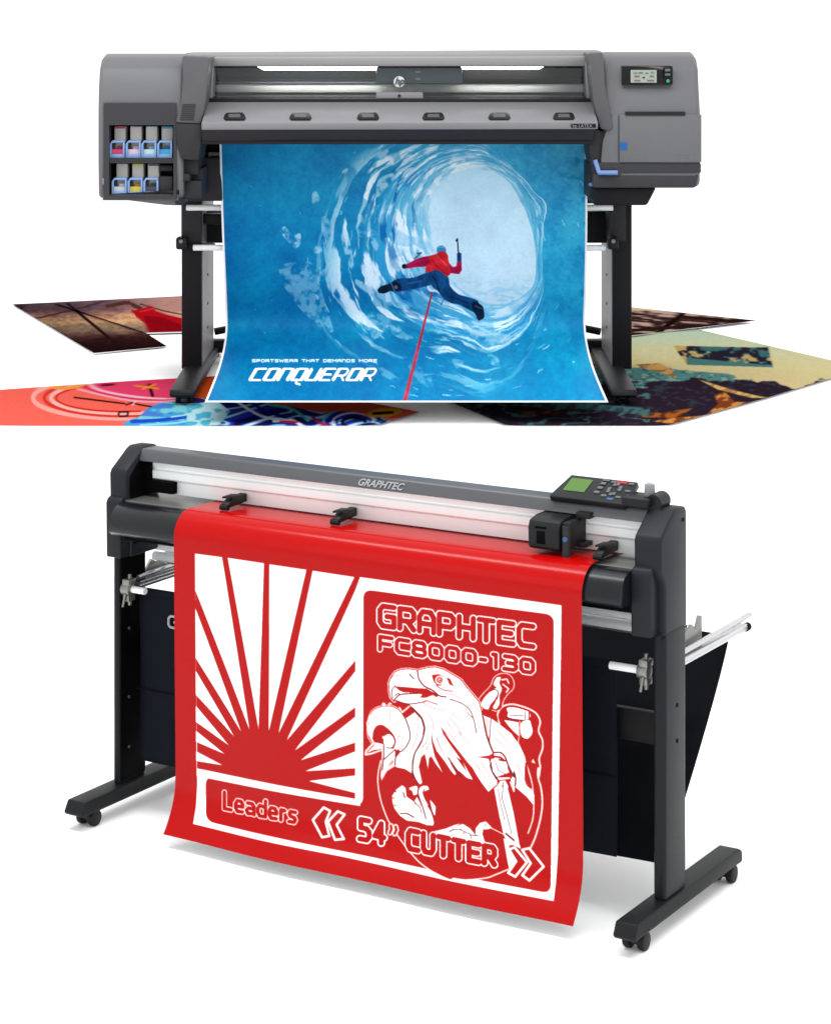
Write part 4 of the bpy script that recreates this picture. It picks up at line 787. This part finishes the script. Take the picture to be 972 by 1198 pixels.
# display
ds = P3('display', [(727.6, 76.3, FY+.025), (785.5, 76.3, FY+.025), (787, 78, FY+.025), (787, 98, FY+.015), (785.5, 98.8, FY+.015), (727.6, 98.8, FY+.015)], .08, M['bezel'], bevel=.003)
for o_ in (ds,): pass
PB('screen', 737.8, 768, 81.4, 96.2, FY+.006, FY+.02, M['screen'], ds)
for px_, py_, w_, mm in ((741, 84, 4, 'green'), (747, 84, 5, 'btn'), (755, 84.5, 3, 'btn'), (761, 83.5, 4, 'green'), (742, 88, 6, 'btn'), (751.5, 89.5, 3, 'bezel'), (760, 88, 5, 'btn'), (742, 93, 7, 'btn'), (757, 93, 8, 'btn')):
    PB('screen_icon', px_, px_+w_, py_, py_+1.4, FY+.003, FY+.006, M[mm], ds)
PB('key_pad', 776.5, 785.3, 78, 91, FY+.010, FY+.03, M['charcoal'], ds, .002); PB('key', 778, 784, 80, 83, FY+.006, FY+.012, M['btn'], ds, .001); PB('key', 778, 784, 85.5, 88, FY+.006, FY+.012, M['btn'], ds, .001)
MB().tube(W(781.3, 94.2, FY+.006), W(781.3, 94.2, FY+.02), .007).build('power_key', M['green'], ds, off=OFF)
# stand
def stand(sg):
    x0, x1 = (-.957, -.875) if sg < 0 else (.806, .885)       # the leg, in metres from the middle of the photograph
    lg = MB().box(x0, x1, 9.655, 10.2, PZ+.06, PZ+.78).build('leg', M['charcoal'], PR, .004, off=OFF)
    xi = x1 if sg < 0 else x0
    MB().box(min(xi, xi-sg*.003), max(xi, xi-sg*.003), 9.668, 10.19, PZ+.075, PZ+.77).build('inner_plate', M['legside'], lg, off=OFF)
    for zq in (.30, .42, .2): MB().tube((xi-sg*.002, 9.9, PZ+zq), (xi-sg*.006, 9.9, PZ+zq), .006).build('screw', M['blk'], lg, off=OFF)
    fx0, fx1 = (-.945, -.85) if sg < 0 else (.755, .85)
    ft = MB().profx([(9.06, PZ+.046), (9.07, PZ+.068), (9.6, PZ+.075), (10.5, PZ+.07), (10.52, PZ+.04), (9.08, PZ+.036)], fx0, fx1).build('foot', M['charcoal'], PR, .004, off=OFF)
    xc = (fx0+fx1)/2
    for yy in (9.15, 10.42):
        MB().tube((xc-.03, yy, PZ+.03), (xc+.03, yy, PZ+.03), .012).box(xc-.018, xc+.018, yy-.015, yy+.015, PZ+.028, PZ+.044).build('caster_fork', M['steel'], ft, off=OFF)
        for e in (-.022, .022): MB().tube((xc+e-.009, yy, PZ+.019), (xc+e+.009, yy, PZ+.019), .019, 20).build('caster', M['rubber'], ft, .002, smooth=True, off=OFF)
    bx = (XP(206, FY+.45), XP(236, FY+.45)) if sg < 0 else (XP(707, FY+.45), XP(733, FY+.45))
    MB().box(bx[0]+.02, bx[1], FY+.45, FY+.9, PZ+.58, PZ+.83).build('arm', M['blk2'], PR, .01, off=OFF)
    cxx = (XP(212, 9.6) if sg < 0 else XP(717, 9.6))
    MB().box(cxx-.022, cxx+.022, 9.59, 9.66, PZ+.555, PZ+.605).build('clamp', M['blk'], PR, .010, off=OFF)
    MB().tube((cxx, 9.58, PZ+.59), (cxx, 9.60, PZ+.59), .008).build('clamp_knob', M['silver'], PR, smooth=True, off=OFF)
    MB().box(cxx-.02 if sg > 0 else cxx+.03, cxx+.03 if sg > 0 else cxx+.13, 9.645, 9.7, PZ+.555, PZ+.572).build('bracket', M['blk'], PR, .003, off=OFF)
    MB().tube((xi-sg*.0, 10.28, PZ+.13), (xi-sg*.10, 10.28, PZ+.15), .016).build('stop_knob', M['blk'], PR, smooth=True, off=OFF)
stand(-1); stand(1)
MB().box(-.9, .84, 10.22, 10.29, PZ+.045, PZ+.10).build('cross_bar', M['blk2'], PR, .006, off=OFF)
# ================================================================== THE VINYL CUTTER
CU = empty('vinyl_cutter', RO, RA, 'charcoal vinyl cutting plotter on a wheeled stand with a dark catch basket', 'cutting plotter')
X0, X1 = .0, 1.980
def B(name, x0, x1, y0, y1, z0, z1, m, par=CU, bevel=.002, **k): return MB().box(x0, x1, y0, y1, z0, z1).build(name, M[m], par, bevel, **k)
def cap(x0, x1, right):
    pr = [(.100, 1.045), (.098, 1.125), (.105, 1.14), (.182, 1.194), (.20, 1.202), (.262, 1.200), (.272, 1.184), (.272, .86), (.13, .86), (.13, 1.0)]
    c = MB().profx(pr, x0, x1).build('end_cap', M['graph'], CU, .008, 3)
    lx0, lx1 = (x0-.001, x1-.008) if not right else (x0-.002, x1-.022)
    MB().profx([(.084, .862), (.081, 1.036), (.090, 1.050), (.105, 1.056), (.15, 1.05), (.15, .862)], lx0, lx1).build('lower_block', M['graph'], c, .006, 3)
    xi = x1 if not right else x0
    sg = 1 if not right else -1
    MB().profx([(.12, 1.06), (.12, 1.115), (.185, 1.18), (.26, 1.18), (.26, .9), (.14, .9), (.14, 1.0)], min(xi, xi+sg*.003), max(xi, xi+sg*.003)).build('inner_plate', M['inner'], c)
    return c
c = cap(.050, .115, False); c = cap(1.898, X1, True)
MB().tube((X1-.0, .245, 1.165), (X1+.0015, .245, 1.165), .006).build('screw', M['inner'], c)
B('seam', X1-.001, X1+.0012, .105, .270, .8585, .8625, 'inner', c, 0)
def leg(x0, x1, inner):
    l = MB().box(x0, x1, .122, .262, .125, .872).build('leg', M['leg'], CU, .012, 4)
    return l
l = leg(.045, .070, 1)
MB().box(.0695, .0725, .132, .256, .14, .86).build('inner_plate', M['inner'], l)
for zq in (.62, .40, .24): MB().tube((.0725, .17, zq), (.0745, .17, zq), .005).build('screw', M['btn'], l)
l = leg(1.945, 1.983, 0)
for zq in (.655, .555): MB().tube((1.981, .20, zq), (1.9845, .20, zq), .006).build('screw', M['inner'], l)
def foot(x0, x1):
    f = MB().profx([(-.088, .096), (-.068, .130), (.615, .130), (.635, .118), (.635, .086), (-.08, .086)], x0, x1).build('foot', M['foot'], CU, .005, 3)
    xc = (x0+x1)/2
    for yy in (-.015, .575):
        ca = MB().tube((xc, yy, .066), (xc, yy, .088), .014).tube((xc-.012, yy, .064), (xc+.012, yy, .064), .010).build('caster', M['blk2'], f, smooth=True)
        for e in (-.022, .022): MB().tube((xc+e-.011, yy+.006, .066), (xc+e+.011, yy+.006, .066), .026, 24).build('wheel', M['rubber'], ca, .005, smooth=True)
foot(.018, .092); foot(1.925, 1.992)
# beam, rails, platen, apron
bmo = MB().profx([(.168, 1.160), (.184, 1.193), (.190, 1.197), (.25, 1.197), (.27, 1.182), (.27, 1.10), (.22, 1.10), (.22, 1.164)], .112, 1.90).build('beam', M['beam'], CU, .005, 3)
text('logo_letters', 'GRAPHTEC', .030, (.94, .1700, 1.168), (math.radians(65), 0, 0), M['chrome'], bmo, .001, shear=.35, sx=1.05, bold=.0008)
rail = MB().profx([(.212, 1.163), (.203, 1.158), (.203, 1.140), (.209, 1.137), (.209, 1.131), (.200, 1.128), (.200, 1.104), (.206, 1.100), (.212, 1.096), (.212, 1.056), (.24, 1.056), (.24, 1.163)], .114, 1.899).build('rail', M['whitemetal'], CU, .0012)
MB().box(.114, .235, .185, .211, 1.062, 1.098).build('rail_stop', M['inner'], rail); MB().box(.114, .145, .19, .2, 1.10, 1.155).build('rail_stop', M['inner'], rail)
B('platen', .113, 1.90, .10, .34, 1.030, 1.0455, 'steel', CU, .001)
pr = [(.115, 1.0435)]
for t in np.linspace(0, math.pi/2, 10): pr.append((.085-.07*math.sin(t), .970+.0735*math.cos(t)))
pr += [(.016, .962), (.03, .950), (.20, .950), (.20, 1.03)]
MB().profx(pr, .113, 1.897).build('apron', M['apron'], CU, .0015, smooth=True)
MB().box(.113, 1.897, .10, .26, .921, .949).build('chassis', M['inner'], CU)
# guide rollers and pinch rollers
for zc in (.862, .828): MB().tube((.075, .30, zc), (1.93, .30, zc), .0145, 20).build('support_roller', M['whitemetal'], CU, smooth=True)
def pinch(x):
    p = MB().prism([(x-.012, .205, 1.092), (x-.012, .13, 1.088), (x-.010, .10, 1.074), (x-.010, .11, 1.062), (x-.012, .205, 1.066)], (.026, 0, 0)).build('pinch_roller', M['blk'], CU, .003)
    MB().prism([(x-.014, .11, 1.088), (x+.052, .118, 1.098), (x+.050, .128, 1.100), (x+.0, .14, 1.094)], (0, 0, .007)).build('lever', M['blk'], p, .002)
    MB().tube((x-.014, .105, 1.064), (x+.014, .105, 1.064), .009).build('wheel', M['rubber'], p, smooth=True)
for x in (.497, .905, 1.785): pinch(x)
# carriage
cr = MB().profx([(.085, 1.072), (.082, 1.13), (.092, 1.150), (.13, 1.158), (.20, 1.158), (.20, 1.066), (.10, 1.066)], 1.572, 1.672).build('tool_carriage', M['graphd'], CU, .006, 3)
B('label_window', 1.600, 1.628, .0815, .086, 1.084, 1.122, 'inner', cr); B('label_window', 1.596, 1.632, .0815, .086, 1.128, 1.134, 'inner', cr, 0)
MB().box(1.672, 1.700, .10, .20, 1.075, 1.150).build('tool_holder', M['blk'], cr, .006); MB().tube((1.688, .098, 1.05), (1.688, .098, 1.14), .012).tube((1.688, .098, 1.03), (1.688, .098, 1.05), .005, r2=.009).build('blade_holder', M['blk2'], cr, smooth=True)
MB().tube((1.69, .084, 1.105), (1.69, .09, 1.105), .007).build('screw', M['bbtn'], cr); B('rail_guide', 1.69, 1.735, .15, .2, 1.155, 1.172, 'blk', cr); B('rail_guide', 1.69, 1.72, .15, .2, 1.072, 1.085, 'blk', cr)
# control panel
import mathutils
def pn(x, t, h=0):    # x along, t up the tilted face, h proud of it
    d = Vector((0, .105, .044)); n = Vector((0, -.044, .105)).normalized()
    return Vector((x, .165, 1.207))+d*t+n*h
px0, px1 = 1.602, 1.836
cp = MB().prism([pn(px0-.004, -.02), pn(px1, -.02), pn(px1+.004, .1), pn(px1-.008, 1), pn(px0+.012, 1), pn(px0-.004, .1)], (0, .010, -.018)).build('control_panel', M['graphd'], CU, .004, 3)
MB().box(px0+.01, px1-.005, .215, .26, 1.203, 1.222).build('panel_base', M['graphd'], cp, .004)
def onp(name, x0, x1, t0, t1, m, h=.0015): return MB().prism([pn(x0, t0), pn(x1, t0), pn(x1, t1), pn(x0, t1)], Vector((0, -.052, .105)).normalized()*h).build(name, M[m], cp)
onp('lcd', px0+.024, px0+.092, .28, .84, 'lcd')
for q in ((.122, .7, .016), (.122, .5, .016), (.122, .3, .016), (.120, .86, .022)): onp('key', px0+q[0], px0+q[0]+q[2], q[1], q[1]+.09, 'btn', .003)
for i in range(12):
    a = i*math.pi/6; x = px0+.175+.016*math.cos(a); t = .55+.22*math.sin(a)
    if i % 3 == 0 or i % 3 == 1: onp('key', x-.005, x+.005, t-.05, t+.05, 'btn', .003)
for q in ((.150, .82), (.150, .2), (.195, .2), (.205, .82), (.21, .5), (.225, .3)): onp('key', px0+q[0], px0+q[0]+.016, q[1], q[1]+.07, 'btn', .003)
onp('red_mark', px0+.165, px0+.198, .84, .93, 'red'); onp('blue_mark', px0+.172, px0+.192, .1, .18, 'bbtn')
B('panel_mount', 1.825, 1.91, .165, .26, 1.200, 1.226, 'graphd', CU, .006); MB().tube((1.915, .19, 1.212), (1.915, .25, 1.214), .025, 20).build('hinge', M['graphd'], CU, smooth=True)
MB().tube((1.888, .222, 1.22), (1.888, .222, 1.260), .0165, 20, r2=.014).build('set_lever', M['knob'], CU, .003, smooth=True)
# stand: cross beam, stub rods, arms, basket
B('cross_beam', .05, 1.945, .235, .262, .52, .61, 'charcoal', CU, .003)
for xa, xb, br in ((.085, .155, .092), (1.80, 1.905, 1.912)):
    MB().tube((xa, .15, .752), (xb, .15, .752), .011, 18).build('basket_rod', M['whitemetal'], CU, smooth=True)
    bb = MB().tube((br, .15, .70), (br, .15, .80), .006).box(br-.012, br+.012, .13, .165, .715, .735).box(br-.015, br+.012, .13, .17, .765, .785).tube((br-.02, .145, .752), (br+.012, .145, .752), .021).build('rod_clamp', M['steel'], CU, .002)
    MB().tube((br-.0, .128, .74), (br-.004, .12, .700), .004).build('wing_screw', M['steel'], bb)
for x, yb in ((.085, .20), (1.958, .26)):
    ar = MB().tube((x, yb, .750), (x, .735, .750), .010, 14).box(x-.012, x+.012, yb, .72, .757, .766).tube((x, yb, .778), (x, .765, .782), .008, 14).build('side_arm', M['alu'], CU, .001, smooth=True)
    MB().tube((x, .73, .750), (x, .752, .750), .0125, 14).build('arm_cap', M['inner'], ar)
    sgn = 1 if x > 1 else -1
    MB().prism([(x-.03, .26, .77), (x-.03, .30, .815), (x-.03, .33, .80), (x-.03, .40, .83), (x-.03, .43, .81), (x-.03, .45, .845), (x-.03, .47, .84), (x-.03, .47, .77)], (.008, 0, 0)).build('roll_bracket', M['steel'], CU, .001)
    MB().box(x-.045, x-.03, .26, .47, .765, .785).build('bracket_plate', M['blk2'], CU, .001)
for yy in (.345, .44): MB().tube((.09, yy, .805), (1.92, yy, .805), .011, 18).build('stock_roller', M['alu'], CU, smooth=True)
def sling():
    n, mth = 60, 40
    def surf(f, x0, x1):
        P = np.zeros((mth, n, 3))
        for j in range(mth):
            for i in range(n):
                s_ = i/(n-1); t = j/(mth-1); y, z = f(t, s_); P[j, i] = (x0+(x1-x0)*s_, y, z)
        return P
    def mk(P, name, m, par, th=.003):
        b = MB(); ny, nx = P.shape[:2]; vs = [[b.bm.verts.new(P[j, i]) for i in range(nx)] for j in range(ny)]
        for j in range(ny-1):
            for i in range(nx-1): b.bm.faces.new((vs[j][i], vs[j+1][i], vs[j+1][i+1], vs[j][i+1]))
        o = b.build(name, m, par, smooth=True); sd = o.modifiers.new('thick', 'SOLIDIFY'); sd.thickness = th; return o
    fr_ = lambda t, s_: (.188+.008*math.sin(t*3.1)+.003*math.sin(s_*23+t*4), .745-.545*t-.006*math.sin(s_*3.14))
    f = mk(surf(fr_, .100, 1.80), 'catch_basket', M['fabric'], CU)
    bk_ = lambda t, s_: (.68-.46*t**1.15+.01*math.sin(s_*14)*t, .735-.545*t)
    mk(surf(bk_, .105, 1.93), 'rear_panel', M['fabricb'], f)
    MB().box(.101, 1.799, .180, .186, .735, .755).build('hem', M['fabric'], f, .003)
    MB().box(.101, 1.799, .186, .189, .425, .428).build('seam', M['fabricb'], f)
    b = MB(); x = .222
    for ch in 'GRAPHTEC':
        for st in GL[ch]:
            for (a0, b0), (a1, b1) in zip(st, st[1:]): b.tube((x+a0*.042, .184, .640+b0*.036), (x+a1*.042, .184, .640+b1*.036), .0042, 6)
        x += .062
    b.build('basket_logo', M['logo'], f)
sling()
# ================================================================== CAMERA, LIGHT, RENDER
sc_ = bpy.context.scene
cam = bpy.data.cameras.new('camera'); co = bpy.data.objects.new('camera', cam); C.objects.link(co); sc_.camera = co
co.location = (0, 0, CH); co.rotation_euler = (math.pi/2, 0, 0)
cam.sensor_fit = 'HORIZONTAL'; cam.sensor_width = 36; cam.lens = F/972*36; cam.shift_x = 0; cam.shift_y = -(599-YH)/972; cam.clip_end = 500
w = bpy.data.worlds.new('World'); sc_.world = w; w.use_nodes = True
wn = w.node_tree; bg = wn.nodes['Background']; tc = wn.nodes.new('ShaderNodeTexCoord'); sp = wn.nodes.new('ShaderNodeSeparateXYZ'); mr = wn.nodes.new('ShaderNodeMapRange')
bg.inputs[0].default_value = (1, 1, 1, 1)      # white studio, a little brighter on the right
wn.links.new(tc.outputs['Generated'], sp.inputs[0]); wn.links.new(sp.outputs['X'], mr.inputs['Value'])
mr.inputs['From Min'].default_value = -1; mr.inputs['From Max'].default_value = 1; mr.inputs['To Min'].default_value = 1.12; mr.inputs['To Max'].default_value = 1.48
wn.links.new(mr.outputs['Result'], bg.inputs[1])
def softbox(name, loc, target, size, power):
    l = bpy.data.lights.new(name, 'AREA'); l.shape = 'RECTANGLE'; l.size, l.size_y = size; l.energy = power
    o = bpy.data.objects.new(name, l); C.objects.link(o); o.location = loc
    o.rotation_euler = (Vector(target)-Vector(loc)).to_track_quat('-Z', 'Y').to_euler(); return o
o_ = softbox('overhead_strip', (-.3, 6.2, 5.2), (-.1, 6.9, 0), (6.5, .7), 230); o_.rotation_euler = (-.12, 0, RA)
softbox('printer_strip', (0, 7.6, 5.6), (0, 9.4, 1.6), (5, .8), 45)
softbox('left_softbox', (-5, 3.5, 3.2), (0, 7.5, 1), (3, 3), 20)
sc_.view_settings.view_transform = 'Standard'; sc_.view_settings.look = 'None'; sc_.view_settings.exposure = 0; sc_.view_settings.gamma = 1
sc_.render.engine = 'CYCLES'
